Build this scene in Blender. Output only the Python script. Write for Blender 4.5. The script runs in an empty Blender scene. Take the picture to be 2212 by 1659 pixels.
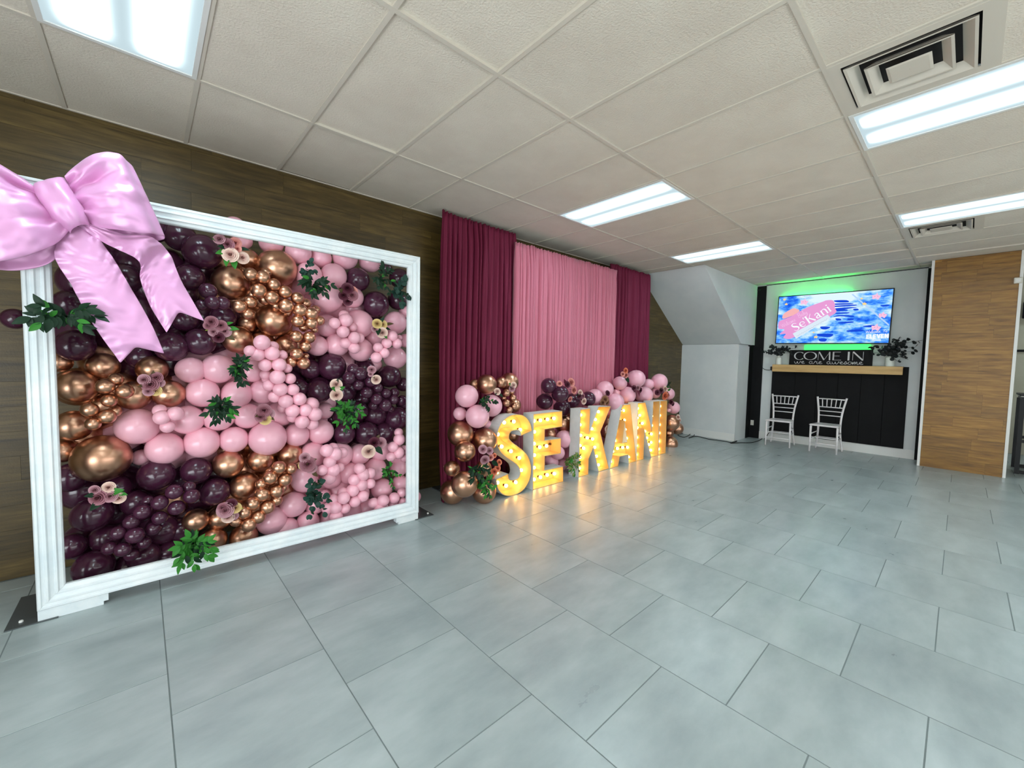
import bpy, bmesh, math, random
from mathutils import Vector, Matrix, noise
PI = math.pi
scene = bpy.context.scene
COL = scene.collection
random.seed(7)

# ------------------------------------------------------------------ camera, world, exposure
ROOM_H = 3.014
cam_data = bpy.data.cameras.new('camera')
cam_data.sensor_fit = 'HORIZONTAL'
cam_data.sensor_width = 36.0
cam_data.lens = 36.0 * 882.535 / 2212.0
cam_data.clip_start = 0.05
cam = bpy.data.objects.new('camera', cam_data)
COL.objects.link(cam)
cr = Vector((0.74491, -0.66689, 0.01893)); cd = Vector((-0.02370, -0.05481, -0.99822)); cf = Vector((0.66674, 0.74314, -0.05663))
m3 = Matrix((cr, -cd, -cf)).transposed()
cam.matrix_world = Matrix.Translation(Vector((-0.25983, -3.03331, 1.44483))) @ m3.to_4x4()
scene.camera = cam
scene.view_settings.view_transform = 'Standard'
scene.view_settings.look = 'None'
scene.view_settings.gamma = 1.0
scene.view_settings.exposure = 0.48
scene.view_settings.use_curve_mapping = False
world = bpy.data.worlds.new('world'); scene.world = world
world.use_nodes = True
world.node_tree.nodes['Background'].inputs[0].default_value = (0.80, 0.90, 1.0, 1)
world.node_tree.nodes['Background'].inputs[1].default_value = 0.3
scene.cycles.use_denoising = True
scene.cycles.sample_clamp_indirect = 6.0
scene.cycles.max_bounces = 8

def area(name, loc, size, size_y, energy, color, direction):
    l = bpy.data.lights.new(name, 'AREA'); l.shape = 'RECTANGLE'
    l.size = size; l.size_y = size_y; l.energy = energy; l.color = color
    o = bpy.data.objects.new(name, l); COL.objects.link(o)
    o.location = loc
    o.rotation_euler = Vector(direction).to_track_quat('-Z', 'Y').to_euler()
    return o
# added fill lights without a seen source, tilted up to brighten the ceiling
area('fill_front', (-2.45, -3.2, 1.25), 4.6, 2.1, 165.0, (0.88, 0.95, 1.0), (1, 0.1, 0.25))
area('fill_side', (3.6, -6.9, 1.2), 7.0, 2.0, 165.0 * 0.8, (0.92, 0.96, 1.0), (0, 1, 0.3))

# ------------------------------------------------------------------ helpers
def lin(r, g, b):
    f = lambda c: (c / 255.0) / 12.92 if c / 255.0 <= 0.04045 else ((c / 255.0 + 0.055) / 1.055) ** 2.4
    return (f(r), f(g), f(b), 1.0)

def mat(name, col, rough=0.5, metal=0.0, coat=0.0, spec=0.5, emit=None, estr=0.0, sheen=0.0, sss=0.0):
    m = bpy.data.materials.new(name); m.use_nodes = True
    b = m.node_tree.nodes['Principled BSDF']
    b.inputs['Base Color'].default_value = col
    b.inputs['Roughness'].default_value = rough
    b.inputs['Metallic'].default_value = metal
    b.inputs['Coat Weight'].default_value = coat
    b.inputs['Coat Roughness'].default_value = 0.08
    b.inputs['Specular IOR Level'].default_value = spec
    b.inputs['Sheen Weight'].default_value = sheen
    if sss:
        b.inputs['Subsurface Weight'].default_value = sss
        b.inputs['Subsurface Radius'].default_value = (0.02, 0.01, 0.01)
    if emit:
        b.inputs['Emission Color'].default_value = emit
        b.inputs['Emission Strength'].default_value = estr
    return m
def N(m, t, **k):
    n = m.node_tree.nodes.new(t)
    for a, v in k.items(): setattr(n, a, v)
    return n
def L(m, a, b): m.node_tree.links.new(a, b)
def bsdf(m): return m.node_tree.nodes['Principled BSDF']

def vary(m, scale=(1, 1, 1), nscale=4.0, c1=None, c2=None, c3=None, detail=6, bump=0.0, bscale=60.0,
         rnd=0.0, rrange=None, coords='Object'):
    """colour = noise ramp, shifted per object, with optional fine bump"""
    b = bsdf(m)
    tc = N(m, 'ShaderNodeTexCoord'); mp = N(m, 'ShaderNodeMapping'); mp.inputs['Scale'].default_value = scale
    oi = N(m, 'ShaderNodeObjectInfo')
    add = N(m, 'ShaderNodeVectorMath', operation='ADD')
    mul = N(m, 'ShaderNodeMath', operation='MULTIPLY'); mul.inputs[1].default_value = 37.0
    L(m, oi.outputs['Random'], mul.inputs[0])
    L(m, tc.outputs[coords], mp.inputs['Vector']); L(m, mp.outputs[0], add.inputs[0]); L(m, mul.outputs[0], add.inputs[1])
    ns = N(m, 'ShaderNodeTexNoise'); ns.inputs['Scale'].default_value = nscale; ns.inputs['Detail'].default_value = detail
    ns.inputs['Roughness'].default_value = 0.6
    L(m, add.outputs[0], ns.inputs['Vector'])
    rp = N(m, 'ShaderNodeValToRGB')
    rp.color_ramp.elements[0].position = 0.32; rp.color_ramp.elements[1].position = 0.68
    rp.color_ramp.elements[0].color = c1; rp.color_ramp.elements[1].color = c2
    if c3:
        e = rp.color_ramp.elements.new(0.5); e.color = c3
    L(m, ns.outputs['Fac'], rp.inputs[0])
    out = rp.outputs[0]
    if rnd:
        hs = N(m, 'ShaderNodeHueSaturation')
        mr = N(m, 'ShaderNodeMapRange'); mr.inputs['To Min'].default_value = 1 - rnd; mr.inputs['To Max'].default_value = 1 + rnd
        L(m, oi.outputs['Random'], mr.inputs[0]); L(m, mr.outputs[0], hs.inputs['Value']); L(m, out, hs.inputs['Color'])
        out = hs.outputs[0]
    L(m, out, b.inputs['Base Color'])
    if rrange:
        mr = N(m, 'ShaderNodeMapRange'); mr.inputs['To Min'].default_value = rrange[0]; mr.inputs['To Max'].default_value = rrange[1]
        L(m, ns.outputs['Fac'], mr.inputs[0]); L(m, mr.outputs[0], b.inputs['Roughness'])
    if bump:
        n2 = N(m, 'ShaderNodeTexNoise'); n2.inputs['Scale'].default_value = bscale; n2.inputs['Detail'].default_value = 3
        L(m, tc.outputs[coords], n2.inputs['Vector'])
        bp = N(m, 'ShaderNodeBump'); bp.inputs['Strength'].default_value = bump; bp.inputs['Distance'].default_value = 0.004
        L(m, n2.outputs['Fac'], bp.inputs['Height']); L(m, bp.outputs[0], b.inputs['Normal'])
    return m

def mesh(name, verts, faces, m=None, smooth=False):
    me = bpy.data.meshes.new(name)
    me.from_pydata([tuple(v) for v in verts], [], faces)
    if m: me.materials.append(m)
    if smooth: me.polygons.foreach_set('use_smooth', [True] * len(me.polygons))
    me.update()
    return me
def ob(name, me, parent=None, loc=None):
    o = bpy.data.objects.new(name, me); COL.objects.link(o)
    if parent is not None: o.parent = parent
    if loc is not None: o.location = loc
    return o
def tag(o, label=None, cat=None, group=None, kind=None):
    if label: o['label'] = label
    if cat: o['category'] = cat
    if group: o['group'] = group
    if kind: o['kind'] = kind
    return o
def thing(name, label, cat, loc=(0, 0, 0), group=None):
    o = ob(name, None, loc=loc); return tag(o, label, cat, group)
def struct(name, me, loc=None): return tag(ob(name, me, loc=loc), kind='structure')

class MB:
    def __init__(s): s.v = []; s.f = []
    def box(s, x0, x1, y0, y1, z0, z1, c=0.0):
        if c == 0:
            n = len(s.v)
            s.v += [(x0, y0, z0), (x1, y0, z0), (x1, y1, z0), (x0, y1, z0), (x0, y0, z1), (x1, y0, z1), (x1, y1, z1), (x0, y1, z1)]
            s.f += [tuple(n + i for i in q) for q in ((3, 2, 1, 0), (4, 5, 6, 7), (0, 1, 5, 4), (1, 2, 6, 5), (2, 3, 7, 6), (3, 0, 4, 7))]
        else:
            bm = bmesh.new()
            bmesh.ops.create_cube(bm, size=1.0, matrix=Matrix.Translation(((x0 + x1) / 2, (y0 + y1) / 2, (z0 + z1) / 2)) @ Matrix.Diagonal((x1 - x0, y1 - y0, z1 - z0, 1)))
            bmesh.ops.bevel(bm, geom=bm.edges[:], offset=c, segments=1, affect='EDGES')
            s.bm(bm)
        return s
    def bm(s, bm):
        n = len(s.v); bm.verts.index_update()
        s.v += [tuple(v.co) for v in bm.verts]; s.f += [tuple(n + v.index for v in f.verts) for f in bm.faces]; bm.free()
    def tube(s, pts, r, seg=8, cap=True):
        pts = [Vector(p) for p in pts]; rr = r if isinstance(r, (list, tuple)) else [r] * len(pts)
        n = len(s.v); up = None
        for i, p in enumerate(pts):
            d = (pts[min(i + 1, len(pts) - 1)] - pts[max(i - 1, 0)]).normalized()
            if up is None:
                up = d.orthogonal().normalized()
            else:
                up = (up - d * up.dot(d)); up = up.normalized() if up.length > 1e-5 else d.orthogonal().normalized()
            w = d.cross(up)
            for k in range(seg):
                a = 2 * PI * k / seg
                s.v.append(tuple(p + (up * math.cos(a) + w * math.sin(a)) * rr[i]))
        for i in range(len(pts) - 1):
            for k in range(seg):
                a = n + i * seg + k; b = n + i * seg + (k + 1) % seg
                s.f.append((a, b, b + seg, a + seg))
        if cap:
            s.f.append(tuple(n + k for k in reversed(range(seg)))); e = n + (len(pts) - 1) * seg
            s.f.append(tuple(e + k for k in range(seg)))
        return s
    def lathe(s, prof, c=(0, 0, 0), seg=20):
        n = len(s.v)
        for r, z in prof:
            for k in range(seg):
                a = 2 * PI * k / seg; s.v.append((c[0] + r * math.cos(a), c[1] + r * math.sin(a), c[2] + z))
        for i in range(len(prof) - 1):
            for k in range(seg):
                a = n + i * seg + k; b = n + i * seg + (k + 1) % seg
                s.f.append((a, b, b + seg, a + seg))
        return s
    def build(s, name, m=None, smooth=False): return mesh(name, s.v, s.f, m, smooth)
def smooth_angle(me, deg=40):
    me.polygons.foreach_set('use_smooth', [True] * len(me.polygons))
    try: me.set_sharp_from_angle(angle=math.radians(deg))
    except Exception: pass
    return me
def box_ob(name, b, m, parent=None, c=0.0):
    return ob(name, MB().box(*b, c=c).build(name, m), parent)
def grid(nu, nv, fn):
    v = [fn(i / (nu - 1), j / (nv - 1)) for i in range(nu) for j in range(nv)]
    f = [(i * nv + j, (i + 1) * nv + j, (i + 1) * nv + j + 1, i * nv + j + 1) for i in range(nu - 1) for j in range(nv - 1)]
    return v, f
def catmull(P, n=6, closed=False):
    out = []; k = len(P)
    rng = range(k if closed else k - 1)
    for i in rng:
        p0 = P[(i - 1) % k] if closed or i > 0 else P[0]; p1 = P[i]; p2 = P[(i + 1) % k]
        p3 = P[(i + 2) % k] if closed or i + 2 < k else P[-1]
        for t in range(n):
            t = t / n
            out.append(tuple(0.5 * (2 * b + (c - a) * t + (2 * a - 5 * b + 4 * c - d) * t * t + (-a + 3 * b - 3 * c + d) * t ** 3)
                             for a, b, c, d in zip(p0, p1, p2, p3)))
    if not closed: out.append(tuple(P[-1]))
    return out

# ------------------------------------------------------------------ materials
M = {}
M['tile'] = vary(mat('floor_tile', lin(150, 158, 158), 0.34, spec=0.5), (1.0, 2.2, 1), 2.2, lin(149, 160, 161), lin(176, 186, 186), lin(163, 174, 174), 8, 0.06, 90, 0.05, (0.25, 0.33))
M['grout'] = mat('grout', lin(122, 132, 132), 0.8)
M['ceil'] = vary(mat('ceiling_tile', lin(200, 192, 178), 0.85), (1, 1, 1), 3.0, lin(212, 202, 187), lin(220, 211, 196), None, 4, 0.95, 95, 0.025)
M['grid'] = mat('ceiling_grid', lin(206, 198, 184), 0.5)
M['gap'] = mat('dark_gap', lin(28, 26, 26), 0.9)
def wood(name, a, b, c, rnd):
    m = mat(name, a, 0.42)
    vary(m, (1.0, 1.0, 9.0), 3.2, a, c, b, 9, 0.10, 120, rnd)
    # thin dark grain lines running along the board
    b_ = bsdf(m); src = b_.inputs['Base Color'].links[0].from_socket
    tc = N(m, 'ShaderNodeTexCoord'); mp = N(m, 'ShaderNodeMapping'); mp.inputs['Scale'].default_value = (1.6, 1.6, 34.0)
    oi = N(m, 'ShaderNodeObjectInfo'); mul = N(m, 'ShaderNodeMath', operation='MULTIPLY'); mul.inputs[1].default_value = 91.0
    add = N(m, 'ShaderNodeVectorMath', operation='ADD'); ns = N(m, 'ShaderNodeTexNoise'); ns.inputs['Scale'].default_value = 2.0; ns.inputs['Detail'].default_value = 5
    L(m, tc.outputs['Object'], mp.inputs['Vector']); L(m, oi.outputs['Random'], mul.inputs[0]); L(m, mp.outputs[0], add.inputs[0]); L(m, mul.outputs[0], add.inputs[1]); L(m, add.outputs[0], ns.inputs['Vector'])
    rp = N(m, 'ShaderNodeValToRGB'); rp.color_ramp.elements[0].position = .28; rp.color_ramp.elements[0].color = (.54, .50, .46, 1); rp.color_ramp.elements[1].position = .44; rp.color_ramp.elements[1].color = (1, 1, 1, 1)
    mx = N(m, 'ShaderNodeMix', data_type='RGBA', blend_type='MULTIPLY'); mx.inputs[0].default_value = 1.0
    L(m, ns.outputs['Fac'], rp.inputs[0]); L(m, src, mx.inputs[6]); L(m, rp.outputs[0], mx.inputs[7]); L(m, mx.outputs[2], b_.inputs['Base Color'])
    return m
M['woodL'] = wood('oak_laminate_shaded', lin(64, 50, 20), lin(79, 63, 28), lin(98, 80, 40), 0.20)  # same laminate as the pier, with the left wall's dimmer light painted in
M['woodR'] = wood('oak_laminate', lin(116, 79, 26), lin(140, 99, 38), lin(162, 119, 52), 0.15)
M['groove'] = mat('plank_groove', lin(58, 42, 22), 0.8)
M['white'] = vary(mat('white_paint', lin(214, 216, 214), 0.55), (1, 1, 1), 2.0, lin(208, 212, 212), lin(220, 222, 220), None, 4, 0.05, 150)
M['trim'] = mat('white_trim', lin(226, 226, 222), 0.4)
M['beige'] = vary(mat('beige_wall', lin(176, 170, 150), 0.7), (1, 1, 1), 2.0, lin(170, 164, 144), lin(182, 176, 156), None, 4, 0.05, 150)
M['blackp'] = vary(mat('black_paint', lin(8, 8, 10), 0.7, spec=0.25), (1, 1, 1), 5.0, lin(6, 6, 8), lin(12, 12, 14), None, 4, 0.1, 80)
M['blackm'] = mat('black_metal', lin(10, 10, 11), 0.45, spec=0.3)
M['rubber'] = mat('black_rubber', lin(14, 14, 14), 0.6)
M['frame'] = vary(mat('white_frame_paint', lin(226, 232, 234), 0.35), (1, 1, 1), 6.0, lin(216, 226, 230), lin(236, 240, 240), None, 5, 0.12, 60)
M['steel'] = mat('dark_steel_plate', lin(84, 90, 92), 0.22, metal=0.25)
def balloon_mat(name, col, rough, metal, coat, dv, spec=0.5, sss=0.0):
    m = mat(name, col, rough, metal, coat, spec, sss=sss)
    b = bsdf(m); oi = N(m, 'ShaderNodeObjectInfo'); hs = N(m, 'ShaderNodeHueSaturation'); mr = N(m, 'ShaderNodeMapRange')
    mr.inputs['To Min'].default_value = 1 - dv; mr.inputs['To Max'].default_value = 1 + dv
    hs.inputs['Color'].default_value = col
    L(m, oi.outputs['Random'], mr.inputs[0]); L(m, mr.outputs[0], hs.inputs['Value']); L(m, hs.outputs[0], b.inputs['Base Color'])
    return m
M['P'] = balloon_mat('plum_latex', lin(66, 28, 50), 0.21, 0, 0.2, 0.18, 0.5)
M['C'] = balloon_mat('copper_chrome', lin(206, 158, 130), 0.32, 1.0, 0.1, 0.06)
M['K'] = balloon_mat('pearl_pink_latex', lin(240, 178, 194), 0.34, 0.0, 0.45, 0.07, 0.5)
M['satin'] = mat('pink_satin', lin(222, 160, 206), 0.40, 0.22, 0.0, 0.9, sheen=0.2)
bsdf(M['satin']).inputs['Anisotropic'].default_value = 0.4
M['burg'] = mat('burgundy_velvet', lin(108, 10, 50), 0.8, sheen=0.08)
bsdf(M['burg']).inputs['Sheen Tint'].default_value = lin(170, 60, 110)
M['pinkc'] = mat('dusty_pink_cloth', lin(200, 116, 136), 0.8, sheen=0.2)
for k, c in dict(m=(188, 140, 150), q=(160, 104, 116), s=(226, 150, 140), c=(236, 206, 190), p=(92, 34, 54), y=(222, 196, 130), o=(232, 132, 96), b2=(150, 108, 76)).items():
    M['rose_' + k] = mat('petal_' + k, lin(*c), 0.6)
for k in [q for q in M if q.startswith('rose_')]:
    # petals darken towards the heart of the bloom: crease shade painted into the colour
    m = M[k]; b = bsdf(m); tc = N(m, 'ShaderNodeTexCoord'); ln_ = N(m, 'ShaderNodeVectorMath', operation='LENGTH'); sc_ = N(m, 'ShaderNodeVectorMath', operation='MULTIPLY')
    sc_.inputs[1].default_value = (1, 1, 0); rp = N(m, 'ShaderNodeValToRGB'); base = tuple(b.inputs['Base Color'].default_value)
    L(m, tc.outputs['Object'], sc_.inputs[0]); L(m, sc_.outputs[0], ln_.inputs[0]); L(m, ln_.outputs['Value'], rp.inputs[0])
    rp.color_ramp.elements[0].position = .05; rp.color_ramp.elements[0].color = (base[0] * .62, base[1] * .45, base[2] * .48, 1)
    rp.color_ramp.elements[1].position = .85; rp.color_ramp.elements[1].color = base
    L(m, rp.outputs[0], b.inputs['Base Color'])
for k, c in dict(g=(48, 118, 38), d=(16, 46, 26), e=(30, 62, 52), b=(84, 70, 44), y=(150, 160, 70), o=(112, 122, 66), p=(96, 34, 50)).items():
    M['leaf_' + k] = mat('leaf_' + k, lin(*c), 0.5)
    bsdf(M['leaf_' + k]).inputs['Specular IOR Level'].default_value = 0.25
M['letter_out'] = vary(mat('letter_white_board', lin(222, 222, 218), 0.55), (1, 1, 1), 5, lin(212, 212, 208), lin(230, 230, 226), None, 4, 0.05, 90)
M['letter_in'] = mat('letter_inner_glow_tint', lin(208, 176, 112), 0.5)  # white inner walls, with the warm bulb glow painted into the colour
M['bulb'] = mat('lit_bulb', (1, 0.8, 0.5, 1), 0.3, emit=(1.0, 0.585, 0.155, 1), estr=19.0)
M['socket'] = mat('bulb_socket', lin(70, 44, 18), 0.6)
M['neon'] = mat('green_led', (0.02, 0.6, 0.1, 1), 0.4, emit=(0.04, 1.0, 0.12, 1), estr=1.3)
M['neon2'] = mat('green_led_strip', (0.02, 0.6, 0.1, 1), 0.4, emit=(0.03, 1.0, 0.16, 1), estr=85.0)
M['chair'] = mat('white_chair_resin', lin(232, 228, 228), 0.3)
M['mantle'] = vary(mat('light_oak', lin(205, 168, 108), 0.5), (9, 1.0, 9), 2.0, lin(190, 150, 92), lin(216, 180, 120), lin(206, 168, 108), 6)
M['ceramic'] = mat('white_ceramic', lin(222, 226, 216), 0.25)
M['darkleaf'] = mat('black_eucalyptus', lin(20, 26, 26), 0.5)
M['signtext'] = mat('sign_lettering', lin(206, 206, 206), 0.6)
M['plastic'] = mat('white_plastic', lin(214, 212, 200), 0.4)

# ------------------------------------------------------------------ room shell
WY, TX = 0.955, 8.80          # left wall plane, far wall plane
X0, Y0 = -2.6, -7.0
# floor: grout bed plus every tile
TS, TX0, TY0, TR = 0.583, 1.5307, -0.6744, 0.0075
XE = 11.4
floor = struct('floor', MB().box(X0, XE, Y0, WY + 0.02, -0.06, -0.0018).build('floor', M['grout']))
def in_view(p, pad=1.08):
    v = Vector(p) - Vector((-0.25983, -3.03331, 1.44483)); z = v.dot(cf)
    if z < 0.15: return False
    return abs(v.dot(cr) / z) < 1.2532 * pad and abs(v.dot(cd) / z) < 0.94 * pad
ct, st = math.cos(TR), math.sin(TR)
def trot(u, w): return (TX0 + u * ct - w * st, TY0 + u * st + w * ct)
base_tile = None; rest = MB(); ntile = 0
g = 0.0014
def tile_mesh(u0, u1, w0, w1):
    b = MB().box(u0 + g, u1 - g, w0 + g, w1 - g, -0.008, 0.0, 0.0)
    # small chamfer on the top edge
    v = b.v
    c = 0.0015
    for i in (4, 5, 6, 7): v[i] = (v[i][0] + (c if i in (4, 7) else -c), v[i][1] + (c if i in (4, 5) else -c), v[i][2])
    return b
for i in range(-7, 17):
    for j in range(-18, 8):
        jj = 2 * j + (i % 2)
        w1 = -jj * TS / 2; w0 = w1 - TS; u0 = i * TS; u1 = u0 + TS
        cx, cy = trot((u0 + u1) / 2, (w0 + w1) / 2)
        if cx < X0 + 0.3 or cx > XE - 0.3 or cy > WY + TS / 2 - 0.01 or cy < Y0 + 0.3: continue
        if cx > TX + 0.25 and cy > -3.1: continue
        top = WY - 0.004 - TY0
        clip = w1 > top
        vis = any(in_view((*trot(a, b), 0)) for a in (u0, (u0 + u1) / 2, u1) for b in (w0, (w0 + w1) / 2, min(w1, top)))
        if vis and ntile < 300:
            if clip:
                me = tile_mesh(-TS / 2, TS / 2, -TS / 2, top - (w0 + w1) / 2).build('tile', M['tile'])
            else:
                if base_tile is None: base_tile = tile_mesh(-TS / 2, TS / 2, -TS / 2, TS / 2).build('tile', M['tile'])
                me = base_tile
            o = ob('tile', me, floor, (cx, cy, 0)); o.rotation_euler.z = TR; ntile += 1
        else:
            b = tile_mesh(u0, u1, w0, min(w1, top)); n = len(rest.v)
            rest.v += [(*trot(p[0], p[1]), p[2]) for p in b.v]; rest.f += [tuple(n + k for k in q) for q in b.f]
tag(ob('tile_field', rest.build('tile_field', M['tile']), floor), kind='stuff')

# ceiling: grid bars and lay-in panels
ceiling = struct('ceiling', MB().box(X0, XE, Y0, WY + 0.02, ROOM_H + 0.05, ROOM_H + 0.12).build('ceiling', M['gap']))
CX, CY = 0.6096, 1.2192
LIGHT_CELLS = {(-1, 1), (5, 1), (9, 1), (5, 3), (9, 3), (-1, 3), (1, 5), (6, 5), (15, 4)}
VENT_CELLS = {(4, 3), (10, 3)}
panel_me = MB().box(-CX / 2 + .004, CX / 2 - .004, -CY / 2 + .004, CY / 2 - .004, 0, 0.012).build('ceiling_panel', M['ceil'])
def line_y(j): return -(j - 1) * CY
for i in range(-5, 19):
    for j in range(0, 6):
        xa, xb = i * CX, (i + 1) * CX
        ya = WY if j == 0 else line_y(j); yb = line_y(j + 1)
        xb = min(xb, XE if j >= 3 else TX + 0.01); xa = max(xa, X0)
        if xb - xa < 0.05: continue
        if (i, j) in LIGHT_CELLS: continue
        if (i, j) in VENT_CELLS:
            ob('ceiling_panel', MB().box(xa + .004, xb - .004, yb + .004, ya - CX - .004, 0, 0.012).build('ceiling_panel', M['ceil']), ceiling, (0, 0, ROOM_H + 0.004)); continue
        dz = random.uniform(0.0, 0.003) + (.009 if random.random() < .18 else 0)
        if j == 0 or abs(xb - xa - CX) > 1e-3:
            o = ob('ceiling_panel', MB().box(-(xb - xa) / 2 + .004, (xb - xa) / 2 - .004, -(ya - yb) / 2 + .004, (ya - yb) / 2 - .004, 0, 0.012).build('ceiling_panel', M['ceil']), ceiling)
        else:
            o = ob('ceiling_panel', panel_me, ceiling)
        o.location = ((xa + xb) / 2, (ya + yb) / 2, ROOM_H + 0.004 + dz)
        if j > 0: o.rotation_euler = (random.uniform(-.003, .003), random.uniform(-.004, .004), 0)
for j in range(1, 6):
    box_ob('grid_bar', (X0, TX if j < 3 else XE, line_y(j) - .012, line_y(j) + .012, ROOM_H - .003, ROOM_H + .03), M['grid'], ceiling)
cross = {}
for i in range(-4, 19):
    for j in range(0, 6):
        x = i * CX
        if x > (TX if j < 3 else XE) - .02 or x < X0: continue
        ya = (WY if j == 0 else line_y(j)) - .012; yb = line_y(j + 1) + .012
        k = round(ya - yb, 3)
        if k not in cross: cross[k] = MB().box(-.012, .012, -(ya - yb) / 2, (ya - yb) / 2, -.002, .022).build('grid_bar', M['grid'])
        ob('grid_bar', cross[k], ceiling, (x, (ya + yb) / 2, ROOM_H))
for (i, j) in VENT_CELLS:
    box_ob('grid_bar', (i * CX + .012, (i + 1) * CX - .012, line_y(j) - CX - .012, line_y(j) - CX + .012, ROOM_H - .002, ROOM_H + .02), M['grid'], ceiling)
# wall angle along the left wall
box_ob('wall_angle', (X0, 8.05, WY - .02, WY, ROOM_H - .003, ROOM_H + .004), M['grid'], ceiling)

# lens material: two tubes glowing behind a frosted lens
ml = bpy.data.materials.new('troffer_lens'); ml.use_nodes = True
nt = ml.node_tree; nt.nodes.clear()
out = nt.nodes.new('ShaderNodeOutputMaterial'); em = nt.nodes.new('ShaderNodeEmission')
tc = nt.nodes.new('ShaderNodeTexCoord'); sp_ = nt.nodes.new('ShaderNodeSeparateXYZ')
nt.links.new(tc.outputs['Object'], sp_.inputs[0])
def mth(op, a, b=None):
    n = nt.nodes.new('ShaderNodeMath'); n.operation = op
    for k, v in ((0, a), (1, b)):
        if v is None: continue
        if isinstance(v, (int, float)): n.inputs[k].default_value = v
        else: nt.links.new(v, n.inputs[k])
    return n.outputs[0]
ax = mth('ABSOLUTE', sp_.outputs[0]); dx = mth('SUBTRACT', ax, 0.135)
gx = mth('POWER', 2.718, mth('MULTIPLY', mth('MULTIPLY', dx, dx), -420.0))
ay = mth('ABSOLUTE', sp_.outputs[1])
ey = mth('SUBTRACT', 1.0, mth('MINIMUM', 1.0, mth('MAXIMUM', 0.0, mth('MULTIPLY', mth('SUBTRACT', ay, 0.47), 10.0))))
val = mth('ADD', mth('MULTIPLY', mth('MULTIPLY', gx, ey), 21.0), 0.56)
nt.links.new(val, em.inputs['Strength']); em.inputs['Color'].default_value = (0.74, 0.93, 1.0, 1)
nt.links.new(em.outputs[0], out.inputs[0])
fr = MB()
w, h = CX / 2 - .006, CY / 2 - .006
for (a, b, c, d) in ((-w, w, -h, -h + .022), (-w, w, h - .022, h), (-w, -w + .022, -h + .022, h - .022), (w - .022, w, -h + .022, h - .022)):
    fr.box(a, b, c, d, -.006, .03)
fr_me = fr.build('light_frame', M['trim'])
lens_me = MB().box(-w + .02, w - .02, -h + .02, h - .02, 0.0, .006).build('lens', ml)
LL = {(-1, 1): 'fluorescent ceiling troffer at the top left corner above the pink bow',
      (5, 1): 'fluorescent ceiling troffer over the gap between curtain and open floor, fully in view',
      (9, 1): 'small far fluorescent troffer just above the sloping white bulkhead',
      (5, 3): 'large fluorescent troffer at the right edge beside the near air vent',
      (9, 3): 'fluorescent troffer at right edge with the far air vent below it',
      (-1, 3): 'fluorescent troffer overhead behind the camera', (1, 5): 'fluorescent troffer out of view at the right, nearer',
      (15, 4): 'added unseen troffer lighting the room beyond the wood clad pier',  # added lamp, out of sight, to brighten the next room
      (6, 5): 'fluorescent troffer out of view at the right, farther'}
for (i, j) in sorted(LIGHT_CELLS):
    t = thing('ceiling_light', LL[(i, j)], 'light', ((i + .5) * CX, line_y(j) - CY / 2, ROOM_H), 'fluorescent ceiling troffers')
    ob('light_frame', fr_me, t); ob('lens', lens_me, t)
# square four-way vents
def vent(i, j, label):
    t = thing('ceiling_vent', label, 'vent', ((i + .5) * CX, line_y(j) - CX / 2, ROOM_H), 'ceiling air vents')
    s = CX / 2 - .008
    box_ob('duct', (-s, s, -s, s, .035, .05), M['gap'], t)
    o = MB()
    for (a, b, c, d) in ((-s, s, -s, -s + .05), (-s, s, s - .05, s), (-s, -s + .05, -s + .05, s - .05), (s - .05, s, -s + .05, s - .05)): o.box(a, b, c, d, -.004, .004)
    ob('vent_frame', o.build('vent_frame', M['grid']), t)
    for k, (ro, ri) in enumerate(((.225, .185), (.15, .115), (.085, .0))):
        v = []; f = []
        def ring(r, z): return [(-r, -r, z), (r, -r, z), (r, r, z), (-r, r, z)]
        rows = [ring(ro, -.010), ring(ri, .026) if ri else ring(.0, .0), ]
        if ri:
            rows = [ring(ro + .012, -.012), ring(ro, -.012), ring(ri, .026), ring(ri + .006, .028), ring(ro + .012, -.008)]
        else:
            rows = [ring(ro, -.008), ring(ro - .012, -.012), ring(.001, -.012)]
        for rr in rows: v += rr
        for q in range(len(rows) - 1):
            for e in range(4): f.append((q * 4 + e, q * 4 + (e + 1) % 4, (q + 1) * 4 + (e + 1) % 4, (q + 1) * 4 + e))
        ob('louver', mesh('louver', v, f, M['grid']), t)
vent(4, 3, 'large square louvred air vent beside the right troffer'); vent(10, 3, 'far square louvred air vent under the farther right troffer')

# left wall: slab + planks (real boards with joints)
wall_left = struct('wall_left', MB().box(X0, TX, WY + .006, WY + .12, 0, ROOM_H + .04).build('wall_left', M['groove']))
PH = 0.157
rows = int(ROOM_H / PH) + 1
plank_lens = [0.46, 0.62, 0.78, 0.94, 1.1]
def plank_me(lx, hz, m, horizontal='x'):
    c = .0005; t = .011
    b = MB()
    if horizontal == 'x': b.box(c, lx - c, -t, 0, c, hz - c)
    else: b.box(-t, 0, c, lx - c, c, hz - c)
    return b.build('plank', m)
pl_cache = {}
rest = MB()
for r in range(rows):
    z = r * PH; hz = min(PH, ROOM_H - z)
    if hz < .02: continue
    x = X0 + random.uniform(-.7, 0)
    while x < 8.05:
        lx = random.choice(plank_lens); lx = lx if x + lx < 7.99 else 3; xa = max(x, X0); xb = min(x + lx, 8.05)
        if xb - xa > .03:
            hidden = (xa > 2.2 and xb < 5.9) or xb < -2.1
            if hidden: rest.box(xa + .0012, xb - .0012, WY - .005, WY + .006, z + .0008, z + hz - .0008)
            else:
                k = (round(xb - xa, 3), round(hz, 3))
                if k not in pl_cache: pl_cache[k] = plank_me(xb - xa, hz, M['woodL'])
                ob('plank', pl_cache[k], wall_left, (xa, WY + .006, z))
        x += lx
tag(ob('plank_field', rest.build('plank_field', M['woodL']), wall_left), kind='stuff')

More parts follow.
